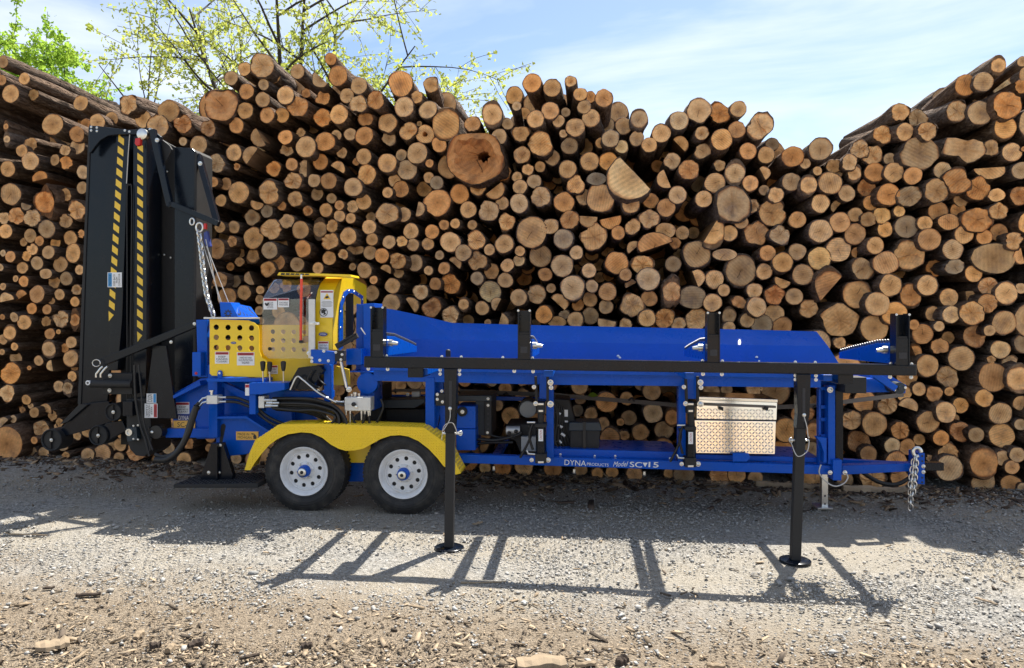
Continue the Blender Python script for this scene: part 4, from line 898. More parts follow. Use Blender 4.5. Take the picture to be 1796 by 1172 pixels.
part('warning_pictogram', 'ink', MB().px([(464, 533), (466, 531), (468, 533), (470, 531), (472, 533), (470, 536), (467, 537)], .0495, .0505), bevel=0)
part('hinge_strip', 'alu', MB().rect(541, 525, 552, 628, .035, .05), bevel=.002)
m_ = MB(); m_.rect(543, 565, 560, 570, .015, .033); part('shield_latch', 'zinc', m_)
bolts([(551, 567), (541.5, 619.5)], .012, 3, proc)
bolts([(473, 612)], .05, 2.6, proc, 'matte_black', 'shield_knob')
part('marker_rod', 'rod', MB().tube([P(528.6, 489, .02), P(527.5, 598, .02)], S(2.3), 12), bevel=0, auto=50, label='orange-red translucent marker rod in front of the shield')
part('rod_tip', 'zinc', MB().tube([P(528.7, 482, .02), P(528.6, 489, .02)], S(2.0), 8), bevel=0, auto=50); part('rod_foot', 'matte_black', MB().rect(524, 597, 530, 602, .0, .03))
m_ = MB(); c = P(537, 595, .045); m_.lathe(c, (0, -1, 0), [(-.01, .028), (.004, .028), (.006, .004), (.002, .0005)], 20); part('wood_knob', 'dirtywood', m_, bevel=0, auto=40)
tb_ = part('top_bar', 'yellow', MB().px([(486, 483), (489, 478), (560, 480), (615, 482), (616, 486), (560, 484)], .10, .34), bevel=.002)
for k in range(6):
    x = 493+8.5*k; m_ = MB(); m_.px([(x, 478.9+.02*(x-493)), (x+7, 479.1+.02*(x-493)), (x+6, 482.6), (x-1, 482.4)], .0985, .102); m_.build('slot', 'ink', tb_)
# ---- yellow saw hood: sheet bent over the saw bar, open on its right side
dprof = [(.10, 613), (.10, 560), (.10, 545), (.115, 525), (.16, 508), (.23, 497), (.34, 488), (.50, 484.5), (.62, 486), (1.06, 499), (1.10, 502), (1.10, 535)]
def hood_pt(xpix, d, y): return Vector((P(xpix, 560, .10).x, d, P(584, y, d).z))
hd = MB()
for i in range(len(dprof)-1):
    a, b_ = dprof[i], dprof[i+1]
    q = [hood_pt(553, *a), hood_pt(584, *a), hood_pt(584, *b_), hood_pt(553, *b_)]
    nn = (q[1]-q[0]).cross(q[3]-q[0]).normalized()*.006
    hd.prism(q, [p-nn if nn.y < 0 or nn.z > 0 else p+nn for p in q])
hood = part('saw_hood', 'yellow', hd, bevel=0, auto=30)
# side rim of the hood (faces right), with opening
rim_in = [(.24, 614), (.24, 560), (.27, 533), (.38, 512), (.50, 507), (.62, 507), (.96, 519), (.96, 538)]
sr = MB(); po = [hood_pt(584, *a) for a in dprof]; pi_ = [hood_pt(584, *a) for a in reversed(rim_in)]
ring_ = po+pi_; sr.prism(ring_, [p+Vector((-.005, 0, 0)) for p in ring_]); sr.build('hood_side', 'yellow', hood)
ri2 = [(.30, 614), (.30, 562), (.33, 538), (.41, 520), (.51, 514), (.62, 514), (.90, 524), (.90, 540)]
sr = MB(); ring_ = [hood_pt(585, *a) for a in rim_in]+[hood_pt(585, *a) for a in reversed(ri2)]
sr.prism(ring_, [p+Vector((.006, 0, 0)) for p in ring_]); bf = sr.build('opening_frame', 'blue', hood)
for a in ((.27, 575), (.27, 547), (.34, 522), (.5, 510.5), (.66, 512), (.8, 516.5), (.93, 525)):
    m_ = MB(); m_.dome(hood_pt(585, *a)+Vector((.006, 0, 0)), (1, 0, 0), .010); m_.build('bolt', 'zinc', hood, auto=40)
part('hood_back', 'matte_black', MB().px([(553, 520), (566, 520), (566, 614), (553, 614)], 1.0, 1.04), bevel=0)
part('saw_guide', 'yellow', MB().rect(597, 523, 602, 600, .62, .66)); part('saw_bar', 'matte_black', MB().rect(606, 515, 618, 600, .7, .74))
part('inner_post', 'blue', MB().rect(588, 537, 599, 612, .42, .47))
decal(562, 509, 585 - .5, 557, .094, proc, lines='', hfrac=.09, label='tall white warning decal with yellow triangle on the hood')
tri = MB().px([(573.5, 514), (580, 525), (567, 525)], .0885, .0895); part('warning_triangle', 'hazard', tri, bevel=0)
part('triangle_mark', 'ink', MB().px([(571, 520), (575, 519), (577, 522), (573, 523.5), (570, 523)], .0872, .0882), bevel=0)
for k in range(5):
    lettering('________________', 573.5, 529+2.1*k, 19 if k % 2 else 16, .5, .0885, 'ink', proc)
m_ = MB(); c = P(567.5, 548, .0885); m_.lathe(c, (0, -1, 0), [(0, S(7.5)), (.001, S(7.5)), (.001, S(6.4)), (0, S(6.4))], 28); part('pictogram_ring', 'ink', m_, bevel=0)
part('warning_pictogram', 'ink', MB().px([(563, 545), (567, 542), (572, 544), (570, 548), (572, 551), (567, 553), (568, 549), (564, 550)], .0875, .0885), bevel=0)
decal(558, 599, 576, 614, .094, proc, lines='DO NOT OPERATE\nWITHOUT GUARDS')
# ---- saw feed, control area
part('feed_plate', 'blue', MB().px([(545, 613), (586, 617), (589, 628), (586, 640), (545, 637)], -.02, .04)); bolts([(547, 628), (547, 634), (561, 632), (576, 633), (568, 616)], -.02, 2.2, proc)
part('post', 'blue', MB().rect(568, 640, 580, 705, .10, .18)); part('cross_beam', 'blue', MB().rect(497, 686, 582, 698, .16, .24))
part('control_cover', 'black', MB().px([(523, 645), (560, 641), (568, 650), (545, 684), (500, 684)], .04, .30))
part('control_shelf', 'blue', MB().px([(437, 672), (499, 672), (499, 684), (459, 692), (437, 692)], -.06, .16)); part('control_box', 'blue', MB().px([(437, 690), (448, 690), (448, 727), (437, 727)], -.02, .20))
decal(430, 674, 437, 694, -.05, proc, lines='', hfrac=.3, head_txt='')
for (x, y0, y1) in ((461, 634, 671), (473, 635, 671), (497, 634, 671)):
    m_ = MB(); c0 = P(x, y1, -.04); m_.tube([P(x+.5, y1, -.03), P(x, y0+12, -.05)], .006, 8); lv = part('control_lever', 'zinc', m_, bevel=0, auto=40)
    m_ = MB(); m_.lathe(P(x, y0+17, -.05), P(x, y0, -.05)-P(x, y0+17, -.05), [(0, .012), (.02, .018), (.06, .022), (.078, .022), (.084, .012), (.085, .0005)], 12); m_.build('lever_knob', 'hose', lv, auto=40)
part('mast_plate', 'blue', MB().px([(625, 533), (637, 534), (637, 650), (624, 650)], .34, .40)); part('mast', 'blue', MB().px([(637, 533), (656, 532), (656, 720), (632, 720), (632, 640), (637, 640)], .24, .52))
m_ = MB(); m_.lathe(P(645, 672, .2), (0, -1, 0), [(-.08, S(19)), (.02, S(19)), (.025, S(16)), (.025, .0005)], 32); part('drum', 'blue', m_, bevel=0, auto=40)
part('chain_arm', 'matte_black', MB().bar(P(590, 608, -.03), P(627, 588, -.03), .045, .04)); part('chain_arm', 'black', MB().bar(P(596, 603, -.05), P(625, 585, -.05), .012, .012))
part('clamp_block', 'matte_black', MB().rect(587, 615, 602, 634, -.06, .02)); bolts([(589, 618), (600, 622), (598, 631)], -.06, 2.0, proc)
part('cylinder_rod', 'zinc', MB().tube([P(598, 634, -.02), P(608, 680, -.02)], .013, 12), bevel=0, auto=40); bolts([(612, 683)], -.02, 4, proc)
part('side_plate', 'yellow', MB().px([(583, 655), (590, 642), (612, 648), (614, 676), (581, 676)], .36, .38)); part('feed_box', 'blue', MB().rect(607, 612, 634, 640, .10, .3))
m_ = MB().bar(P(633, 575, .1), P(641, 587, .1), .008, .008); part('latch_pin', 'zinc', m_, bevel=0)
# hydraulic valve
vb = part('valve_block', 'alu', MB().rect(604, 697, 650, 721, .06, .18), bevel=.006)
for (x, y0, y1, w) in ((607, 720, 728, 5), (614, 719, 741, 5), (634, 719, 737, 5), (640, 719, 727, 6), (646, 718, 731, 5), (649, 716, 729, 4), (623, 688, 697, 8), (630, 690, 697, 5), (617, 691, 697, 4)):
    m_ = MB(); m_.tube([P(x, y0, .10), P(x, (y0*2+y1)/3, .10), P(x, (y0*2+y1)/3, .10), P(x, y1, .10)], [S(w*.5), S(w*.5), S(w*.38), S(w*.34)], 8); m_.build('fitting', 'zinc', vb, auto=40)
m_ = MB(); m_.lathe(P(621, 709, .06), (0, -1, 0), [(-.002, .018), (.02, .018), (.022, .0005)], 14); m_.build('valve_cap', 'hose', vb, auto=40)
m_ = MB(); m_.lathe(P(625, 714, .06), (0, -1, 0), [(-.002, .013), (.014, .013), (.016, .0005)], 14); m_.build('valve_cap', 'zinc', vb, auto=40)
m_ = MB(); m_.tube([P(586, 705, .1), P(604, 705.5, .1)], S(2.5), 8); m_.build('fitting', 'zinc', vb, auto=40)
def spline(pts, n=8):
    pts = [Vector(p) for p in pts]; out = []
    for i in range(len(pts)-1):
        p0, p1, p2, p3 = pts[max(i-1, 0)], pts[i], pts[i+1], pts[min(i+2, len(pts)-1)]
        for k in range(n):
            t_ = k/n; out.append(.5*((2*p1)+(p2-p0)*t_+(2*p0-5*p1+4*p2-p3)*t_*t_+(3*p1-p0-3*p2+p3)*t_**3))
    out.append(pts[-1]); return out
def hose(pxpts, d, r_px=3.2, mat='hose', name='hydraulic_hose'):
    pts = [P(x, y, dd if dd is not None else d) for x, y, dd in [(q+(None,))[:3] for q in pxpts]]
    return part(name, mat, MB().tube(spline(pts), S(r_px), 10), bevel=0, auto=60)
rgh = random.Random(4)
for k in range(9):
    o_ = k*2.6
    hose([(478, 699+o_*.8), (520, 700+o_*.9+rgh.uniform(-2, 2)), (552, 701+o_*.9), (585, 712+o_*.8), (604-o_*.9, 732+o_*.3), (610-o_*1.6, 752)], .02+.025*(k % 4), 2.7)
for k in range(4): hose([(484, 706+4*k), (530, 712+4*k+rgh.uniform(-3, 3)), (560, 722+3*k), (585, 745), (592, 756)], .16+.03*k, 3.0)
for (x0, y0) in ((478, 702), (482, 707), (480, 712)):
    m_ = MB(); m_.tube([P(x0-14, y0, .0), P(x0-4, y0, .0), P(x0-4, y0, .0), P(x0+8, y0, .0)], [S(3.2), S(3.2), S(2.2), S(2.2)], 8); part('hose_fitting', 'zinc', m_, bevel=0, auto=40)
part('manifold', 'alu', MB().rect(453, 695, 463, 716, -.01, .1)); hose([(509, 684), (512, 677), (521, 661), (532, 667), (560, 690), (590, 706)], -.03, 1.6, 'zinc', 'steel_line')
hose([(532, 667), (556, 684), (585, 704), (602, 712)], -.02, 2.0); hose([(556, 655), (562, 668), (572, 676)], .0, 1.4); hose([(548, 650), (540, 668), (560, 680)], .0, 1.4)
for (pts_, d_) in (([(617, 726), (620, 738), (628, 748)], .08), ([(640, 727), (638, 738), (632, 750)], .08), ([(647, 730), (648, 742), (646, 752)], .1), ([(668, 700), (672, 715), (664, 735), (655, 750)], .15)): hose(pts_, d_, 2.2)
sm = part('distribution_block', 'alu', MB().rect(362, 694, 381, 709, .02, .12)); m_ = MB(); m_.cyl(P(371.5, 694, .07), P(371.5, 686, .07), .012, 10); m_.cyl(P(371.5, 687, .07), P(371.5, 684.5, .07), .022, 10); m_.build('knob', 'zinc', sm, auto=40)
for y in (697, 704.5):
    m_ = MB(); m_.tube([P(381, y, .05), P(388, y, .05), P(388, y, .05), P(398, y, .05)], [S(2.3), S(2.3), S(1.8), S(2.1)], 8); m_.build('fitting', 'zinc', sm, auto=40)
    m_ = MB(); m_.tube([P(363, y, .05), P(356, y+2, .05), P(348, y+11, .05)], S(2.2), 8); m_.build('fitting', 'zinc', sm, auto=40)
    hose([(397, y), (415, y+1), (432, y+7), (446, y+14), (470, y+34), (500, y+48)], .05, 2.6)
    hose([(349, y+10), (340, y+22), (332, y+45), (322, y+75), (305, y+98), (286, y+104), (272, y+100)], .0, 3.6)
hose([(345, 712), (338, 735), (328, 765), (312, 792), (292, 806), (272, 806)], -.02, 5.5)

# ---- folded conveyor ---------------------------------------------------------
CD = .55
part('conveyor_side', 'black', MB().px([(157, 224), (208, 231), (203, 420), (193, 640), (188, 708), (139, 709), (145, 520)], CD, CD+.03), label='wide black conveyor side plate at the left end')
part('conveyor_edge', 'matte_black', MB().px([(155, 223), (159, 223), (148, 520), (142, 710), (136, 710), (143, 520)], CD-.01, CD+.16))
part('conveyor_rail', 'black', MB().px([(204, 231), (228, 231), (222, 330), (214, 560), (206, 650), (189, 650), (196, 520)], CD-.05, CD+.12))
part('belt_gap', 'matte_black', MB().px([(226, 228), (236, 228), (238, 780), (212, 780), (212, 600)], CD+.06, CD+.24), bevel=0)
part('conveyor_rail', 'black', MB().px([(234, 229), (257, 227), (257, 620), (255, 700), (233, 700), (233, 400)], CD-.05, CD+.2))
part('conveyor_channel', 'matte_black', MB().px([(257, 230), (307, 258), (307, 690), (257, 690)], CD+.22, CD+.28))
part('channel_plate', 'black', MB().px([(257, 330), (270, 332), (270, 690), (257, 690)], CD+.1, CD+.2))
part('conveyor_side', 'black', MB().px([(306, 258), (337, 260), (344, 268), (343, 668), (310, 690), (306, 690)], CD+.02, CD+.06), label='black conveyor side plate next to the hanging chain')
part('conveyor_edge', 'matte_black', MB().px([(341, 262), (345, 268), (343, 672), (338, 674)], CD+.0, CD+.3))
part('head_plate', 'black', MB().px([(156, 220), (172, 221), (222, 228), (222, 236), (206, 236), (190, 238), (176, 246), (166, 258), (159, 268), (156, 268)], CD-.09, CD-.052))
part('head_bracket', 'black', MB().px([(222, 228), (264, 224), (282, 240), (282, 248), (266, 236), (222, 236)], CD-.09, CD-.052))
bolts([(160, 223), (170, 224), (160, 229), (170, 230), (219, 229), (227, 231), (263, 227), (275, 244)], CD-.09, 1.8, proc)
for (x0, y0, x1, y1, n, sk) in ((213, 238, 194.5, 566, 17, 0), (246, 250, 245.3, 602, 18, 0)):
    for k in range(n):
        f = (k+.15)/n; f2 = f+.52/n; ax_, ay = x0+(x1-x0)*f, y0+(y1-y0)*f; bx, by = x0+(x1-x0)*f2, y0+(y1-y0)*f2
        m_ = MB()
        if k < n-1: m_.px([(ax_-5, ay-4.5), (ax_+4.8, ay+3), (bx+4.8, by+4.5), (bx-5, by-3)], CD-.052, CD-.0502)
        else: m_.px([(ax_-5, ay-4), (ax_+4, ay+3), (bx-4, by+4)], CD-.052, CD-.0502)
        m_.build('hazard_stripe', 'hazard', proc)
decal(188.5, 478, 213.5, 504, CD-.053, proc, header='decal_blue', head_txt='NOTICE', lines='KEEP BACK\nFROM\nCONVEYOR', side='left', rot=90, hfrac=.3, label='blue and white NOTICE decal turned sideways on the conveyor')
hose([(228, 231), (225, 270), (222, 322)], CD-.08, .9, 'rope', 'pull_cable')
hose([(223, 720), (223, 480), (223, 340), (227, 325), (231, 340), (230, 480), (229, 700)], CD-.07, 1.0)
m_ = MB(); m_.bar(P(268, 228, CD-.1), P(299, 362, CD-.1), .055, .05); m_.bar(P(304, 359, CD-.16), P(384, 393, CD-.16), .05, .05); m_.bar(P(348, 272, CD+.04), P(381, 390, CD-.1), .05, .05); m_.bar(P(299, 360, CD-.1), P(306, 360, CD-.16), .05, .05)
part('fold_frame', 'black', m_); part('fold_flap', 'matte_black', MB().px([(282, 243), (297, 255), (301, 262), (290, 285)], CD-.06, CD-.03)); bolts([(275.5, 246), (351, 287)], CD-.13, 3.2, proc); bolts([(277, 439), (288, 447), (299, 452), (293, 301)], CD+.2, 1.5, proc)
m_ = MB(); m_.lathe(P(251, 236, CD-.12), (0, -1, 0), [(-.02, .05), (.02, .05), (.03, .03), (.03, .0005)], 16); part('work_light', 'zinc', m_, bevel=0, auto=40); part('work_light_lens', 'red_plastic', MB().px([(237, 243), (246, 241), (245, 254), (239, 256), (236, 252)], CD-.15, CD-.11))
# lower end
part('support_arm', 'black', MB().px([(345, 561), (346, 573), (180, 642), (173, 636), (176, 629)], .22, .27), label='long slanting black support arm'); bolts([(341, 568), (300, 600)], .22, 2.4, proc)
m_ = MB(); pts = [P(169+7*math.cos(a), 637+6*math.sin(a), .19) for a in np.linspace(.6, 6.6, 14)]; m_.tube(pts, .004, 6); part('lynch_pin', 'zinc', m_, bevel=0)
part('guard_plate', 'black', MB().px([(268, 606), (291, 606), (310, 735), (253, 733)], .30, .33), label='tapered black guard plate with two decals')
decal(257, 690.5, 274, 707, .297, proc, header='decal_blue', head_txt='', lines='NOTICE', side='right', rot=-90, hfrac=.3); decal(253.5, 708, 276, 733, .297, proc, header='decal_red', head_txt='WARNING', lines='KEEP\nHANDS\nCLEAR!', side='right', rot=-90, hfrac=.28)
decal(308, 705.5, 332, 726, .417, proc, lines='KEEP\nHANDS\nCLEAR!'); nv = part('name_plate', 'decal_navy', MB().rect(311, 727, 334, 740, .412, .418), bevel=0); lettering('DYNA', 322, 733, 18, 7, .411, 'decal_white', nv)
sc_ = part('name_plate', 'decal_orange', MB().rect(304, 738, 342, 751, .404, .411), bevel=0); lettering('SC-15', 325, 745, 28, 8, .403, 'ink', sc_)
mi_ = part('name_plate', 'decal_orange', MB().rect(414, 757, 453, 772, .212, .218), bevel=.0); lettering('MADE IN', 427, 761.7, 20, 4.2, .211, 'ink', mi_); lettering('MICHIGAN', 429, 767.5, 24, 4.2, .211, 'ink', mi_)
m_ = MB(); m_.poly([P(x, y, .211) for x, y in ((444.5, 770), (444, 765), (446, 762), (448.5, 763), (449.5, 766), (450, 768), (448.5, 770.5))], [tuple(range(7))]); m_.poly([P(x, y, .211) for x, y in ((439.5, 761.5), (442, 760), (446, 761), (447, 762), (443.5, 762.6))], [tuple(range(5))]); m_.build('state_outline', 'ink', mi_)
part('tension_cylinder', 'matte_black', MB().cyl(P(158, 673, .36), P(232, 674, .36), S(7.5), 20), bevel=0, auto=40); part('cylinder_body', 'matte_black', MB().rect(180, 655, 232, 692, .42, .52))
m_ = MB(); m_.lathe(P(155, 671.5, .33), (0, -1, 0), [(-.02, S(4.6)), (.01, S(4.6)), (.012, S(2.4)), (-.02, S(2.2))], 20); part('pin_ring', 'white', m_, bevel=0, auto=40)
for x in (169, 177): part('hose_fitting', 'zinc', MB().tube([P(x, 662, .35), P(x, 656, .35), P(x+8, 646, .35), P(x+12, 643, .35)], S(2.2), 8), bevel=0, auto=40)
bolts([(193, 659), (192, 685)], .41, 3.0, proc)
part('conveyor_foot', 'black', MB().px([(139, 709), (190, 704), (206, 736), (160, 752), (112, 766), (105, 756)], .44, .5)); part('foot_lining', 'matte_black', MB().px([(139, 709), (153, 710), (118, 740), (105, 744)], .41, .44), bevel=0)
part('roller_arm', 'black', MB().px([(186, 742), (214, 738), (222, 755), (180, 778), (166, 770)], .40, .44))
part('boot', 'matte_black', MB().px([(222, 700), (262, 700), (266, 770), (264, 792), (252, 801), (238, 799), (228, 788), (222, 770)], .36, .7)); part('boot_box', 'black', MB().rect(215, 704, 232, 730, .28, .36))
for (x, y, r, dd) in ((198.5, 723, 17, .36), (172, 764, 19.5, .38), (90, 772, 21.5, .38)):
    m_ = MB(); m_.lathe(P(x, y, dd), (0, -1, 0), [(-.16, S(r)), (.0, S(r)), (.006, S(r*.94)), (.0, S(r*.86)), (-.012, S(r*.84)), (-.012, .0005)], 36); ro = part('return_roller', 'matte_black', m_, bevel=0, auto=35)
    m_ = MB(); c = P(x, y, dd-.001); m_.bar(c+Vector((-.008, .006, -S(r*.8))), c+Vector((-.004, .006, S(r*.8))), .012, .012); m_.build('spoke', 'black', ro); bolts([(x, y)], dd-.008, 2.6, ro)
fb = part('flange_bearing', 'bluegrey', MB().px([(221, 751), (239, 749), (241, 772), (223, 775)], .3, .36)); m_ = MB(); m_.lathe(P(228, 758, .3), (0, -1, 0), [(0, .035), (.02, .032), (.02, .02), (.01, .018), (.01, .0005)], 18); m_.build('bearing_cap', 'zinc', fb, auto=40); bolts([(234, 747), (242, 746), (234, 770), (242, 771)], .3, 1.5, fb)
part('bearing_plate', 'black', MB().px([(260, 749), (284, 748), (285, 766), (262, 769)], .28, .33)); m_ = MB(); m_.lathe(P(274, 758, .28), (0, -1, 0), [(-.1, .06), (.01, .06), (.012, .0005)], 20); part('shaft_end', 'hose', m_, bevel=0, auto=40); bolts([(267, 758)], .275, 3.5, proc)
hose([(236, 640), (238, 700), (246, 745), (256, 775), (262, 800)], .24, 2.2); hose([(243, 640), (248, 690), (252, 740), (268, 790)], .24, 1.8)
# ---- chains, shackle, ropes
def chain(pts, n, wire, lw, ll, name='chain', lab=None):
    pts = [Vector(p) for p in pts]; seg = [(pts[i+1]-pts[i]).length for i in range(len(pts)-1)]; tot = sum(seg); m_ = MB()
    def at(s):
        for i, l_ in enumerate(seg):
            if s <= l_ or i == len(seg)-1: return pts[i].lerp(pts[i+1], min(1, s/l_)), (pts[i+1]-pts[i]).normalized()
            s -= l_
    for k in range(n):
        c, a = at(tot*(k+.5)/n); s1 = a.cross(Vector((.35, 1, .1))).normalized(); s1 = s1 if k % 2 else a.cross(s1).normalized()
        lp = [c+a*(ll*math.cos(q)*.5)+s1*(lw*math.sin(q)*.5) for q in np.linspace(0, 6.283, 13)]; m_.tube(lp, wire, 6, cap=False)
    o = part(name, 'zinc', m_, bevel=0, auto=60)
    if lab: o['label'] = lab
    return o
chain([P(349, 406, .36), P(353, 440, .34), P(357, 480, .33), P(363, 520, .31), P(375, 555, .28)], 20, .0085, .042, .066, 'hanging_chain')
m_ = MB(); m_.tube([P(350+6*math.cos(a), 399+8*math.sin(a), .36) for a in np.linspace(0, 6.28, 14)], .010, 8); m_.tube([P(337+4*math.cos(a), 389+6*math.sin(a), .36) for a in np.linspace(0, 6.28, 12)], .008, 8); part('shackle', 'zinc', m_, bevel=0, auto=60)
part('pulley_block', 'decal_navy', MB().px([(357, 408), (363, 405), (367, 425), (369, 432), (362, 434), (357, 424)], .36, .40)); part('pulley_pin', 'red_plastic', MB().rect(357, 392, 361, 402, .35, .38))
for (a, b_) in (((355, 425), (388, 530)), ((362, 432), (401, 531)), ((361, 420), (385, 530))): part('wire_rope', 'rope', MB().tube([P(*a, .36), P(*b_, .34)], .004, 6), bevel=0)

# ---- log deck: rail, stakes, arms, legs ------------------------------------------
RD = -.90
rl = part('deck_rail', 'black', MB().px([(638, 625), (1608, 640), (1608, 659.5), (638, 645)], RD, RD+.076), bevel=.008, seg=3, label='long black square-tube rail along the front of the log deck')
def ry(x): return 625+(x-638)*.01546
for x in (646, 680, 902, 935, 1233, 1266, 1561, 1598): bolts([(x, ry(x)+22)], RD+.02, 2.6, rl)
for x in (772, 806, 1395, 1431): bolts([(x, ry(x)+22), (x, ry(x)+29)], RD+.02, 2.4, rl)
for x in (775, 809, 1395, 1430, 882, 934, 1232, 1267, 1562, 1599, 678): bolts([(x, ry(x)-1.5)], RD+.03, 2.0, rl)
for (x0, x1, side, ytop) in ((649.5, 672, 1, 537.5), (908, 930, 1, 543), (1240.5, 1263, -1, 547), (1571.5, 1596, -1, 550)):
    yb = ry(x0)+1; yt = ytop; xm = (x0+x1)/2
    m_ = MB(); m_.px([(x0, yt+44), (x1, yt+44), (x1, yb), (x0, yb)], RD-.005, RD+.004)                                     # lower front plate
    hole_ = MB().px([(x0+5, yb-22), (x1-5, yb-22), (x1-5, yb-11), (x0+5, yb-11)], RD-.0065, RD-.0053)
    w = .004
    for xs in (x0, x1-2): m_.px([(xs, yt+3), (xs+.8, yt), (xs+1.2, yt), (xs+2, yt+3), (xs+2, yb), (xs, yb)], RD-.012, RD+.085)  # cheeks
    m_.px([(x0+2, yt+2), (x1-2, yt+2), (x1-2, yb), (x0+2, yb)], RD+.07, RD+.08); m_.px([(x0+2, yt+40), (x1-2, yt+40), (x1-2, yt+44), (x0+2, yt+44)], RD, RD+.07)
    stk = part('log_stake', 'black', m_, bevel=.002); hole_.build('stake_opening', 'ink', stk)
    bolts([(x0+1, yt+2), (x1-1, yt+2)], RD-.012, 1.6, stk)
    # arm running back to the trough with a toothed chain on its top edge
    u0, u1 = (P(x1 if side > 0 else x0, 594, RD), P((x1 if side > 0 else x0), 618, RD))
    xa = P(xm, 600, RD).x; z0 = P(xm, ytop+52, RD).z; z1 = P(xm, yb-1, RD).z; dE = .18
    zE = P(xm, yb-2, RD).z+.01
    a_ = MB(); off = S(6, RD)*side
    prof_ = [(RD+.08, z0), (RD+.32, z0-.01), (dE-.25, zE+.055), (dE, zE+.02), (dE, zE-.03), (RD+.08, z1-.0)]
    a_.prism([Vector((xa+off-.02, d_, z_)) for d_, z_ in prof_], [Vector((xa+off+.03, d_, z_)) for d_, z_ in prof_])
    arm = part('deck_arm', 'blue', a_); t_ = MB()
    for k in range(22):
        f = (k+.5)/22; seg_ = [(RD+.08, z0), (RD+.32, z0-.01), (dE-.25, zE+.055), (dE, zE+.02)]
        s = RD+.08+(dE-RD-.08)*f
        for i in range(3):
            if seg_[i][0] <= s <= seg_[i+1][0]: z_ = seg_[i][1]+(seg_[i+1][1]-seg_[i][1])*(s-seg_[i][0])/(seg_[i+1][0]-seg_[i][0])
        for sd in (-.014, .024): t_.cyl(Vector((xa+off+sd-.004, s, z_+.012)), Vector((xa+off+sd+.004, s, z_+.012)), .013, 8)
        t_.cyl(Vector((xa+off-.014, s, z_+.012)), Vector((xa+off+.024, s, z_+.012)), .005, 6)
    t_.build('roller_chain', 'chain_steel', arm, auto=40)['kind'] = 'stuff'
    m_ = MB(); c = Vector((xa+off+.03*side, RD+.12, (z0+z1)/2+.02)); m_.tube([c, c+Vector((.03*side, 0, 0)), c+Vector((.03*side, 0, 0)), c+Vector((.07*side, 0, -.004))], [.026, .026, .017, .012], 12); m_.build('shaft_nut', 'zinc', arm, auto=40)
for (x, w1, w2, slot) in ((790, 10.5, 7.3, (668, 722)), (1410, 11.5, 8.0, (681, 740))):
    xb = x-(4 if x < 1000 else 12); yr = ry(x)+19.5; ft = on_ground(xb, 972 if x < 1000 else 988)
    b0 = P(x, yr, RD); base = Vector((P(xb, 970, RD).x, RD+.03, .012)); sc_x = S(1, RD)
    ymid = 760 if x < 1000 else 752
    m_ = MB(); d_ = RD
    xm_ = x+(xb-x)*(ymid-yr)/(975-yr)
    m_.px([(x-w1-1, yr), (x+w1+1, yr), (x+w1*.92, yr+70), (xm_+w1*.80, ymid), (xm_-w1*.80, ymid), (x-w1*.92, yr+70)], d_, d_+.085); leg = part('support_leg', 'black', m_, bevel=.005, label=('left' if x < 1000 else 'right')+' telescoping black support leg of the log deck')
    m_ = MB(); m_.px([(x-2.5, slot[0]), (x+2.5, slot[0]), (x+2.3, slot[1]), (x-2.3, slot[1])], d_-.0018, d_-.0004); m_.build('leg_slot', 'ink', leg)
    tp = P(xm_, ymid-6, d_); m_ = MB(); m_.bar(Vector((tp.x, d_+.043, tp.z)), base+Vector((0, .012, .0)), .064, .064); m_.build('inner_tube', 'matte_black', leg, bevel=.006)
    m_ = MB(); m_.lathe(base+Vector((0, .012, -.012)), (0, 0, 1), [(-.004, .0005), (-.004, .105), (.010, .105), (.013, .101), (.013, .03)], 32); m_.build('foot_plate', 'black', leg, auto=40)
    # locking pin with its wire lanyard
    pc = (xm_, 760 if x < 1000 else 772); s = 1 if x < 1000 else -1
    m_ = MB(); m_.tube([P(pc[0]-s*12, pc[1], d_+.04), P(pc[0]+s*21, pc[1]+.5, d_+.04)], .009, 8); m_.tube([P(pc[0]+s*(19+3*math.cos(a)), pc[1]+4*math.sin(a), d_+.04) for a in np.linspace(0, 6.28, 12)], .005, 6); m_.build('locking_pin', 'zinc', leg, auto=60)
    m_ = MB(); kx, ky = x-(.5 if x < 1000 else 0), (716.5 if x < 1000 else 728)
    m_.tube(spline([P(kx, ky+2, d_-.008), P(kx-s*3+2, ky+20, d_-.02), P(pc[0]-s*11, ky+38, d_-.02), P(pc[0]-s*13, pc[1]-5, d_)]), .003, 6)
    m_.tube(spline([P(pc[0]-s*13, pc[1], d_), P(pc[0]-s*9, pc[1]+20, d_-.02), P(pc[0]+s*8, pc[1]+28, d_-.02), P(pc[0]+s*19, pc[1]+4, d_+.02)] if s < 0 else [P(pc[0]-14, pc[1]+12, d_), P(pc[0]-10, pc[1]-12, d_-.02), P(pc[0]+5, pc[1]-18, d_-.02), P(pc[0]+14, pc[1]+2, d_+.02)]), .003, 6); m_.build('lanyard', 'rope', leg)
    m_ = MB(); m_.lathe(P(kx, ky, d_), (0, -1, 0), [(0, .014), (.008, .012), (.012, .0005)], 12); m_.build('lanyard_screw', 'zinc', leg, auto=40)
for x in (728, 1483): part('rail_bracket', 'black', MB().rect(x-13, ry(x)+19, x+14, ry(x)+36, RD+.03, RD+.3))
for (x, dx) in ((742, 6), (962, 0), (1210, 0), (1452, 0)):
    part('outrigger', 'blue', MB().rect(x-8, ry(x)+20, x+8, ry(x)+31, RD+.0765, .2), bevel=.003)

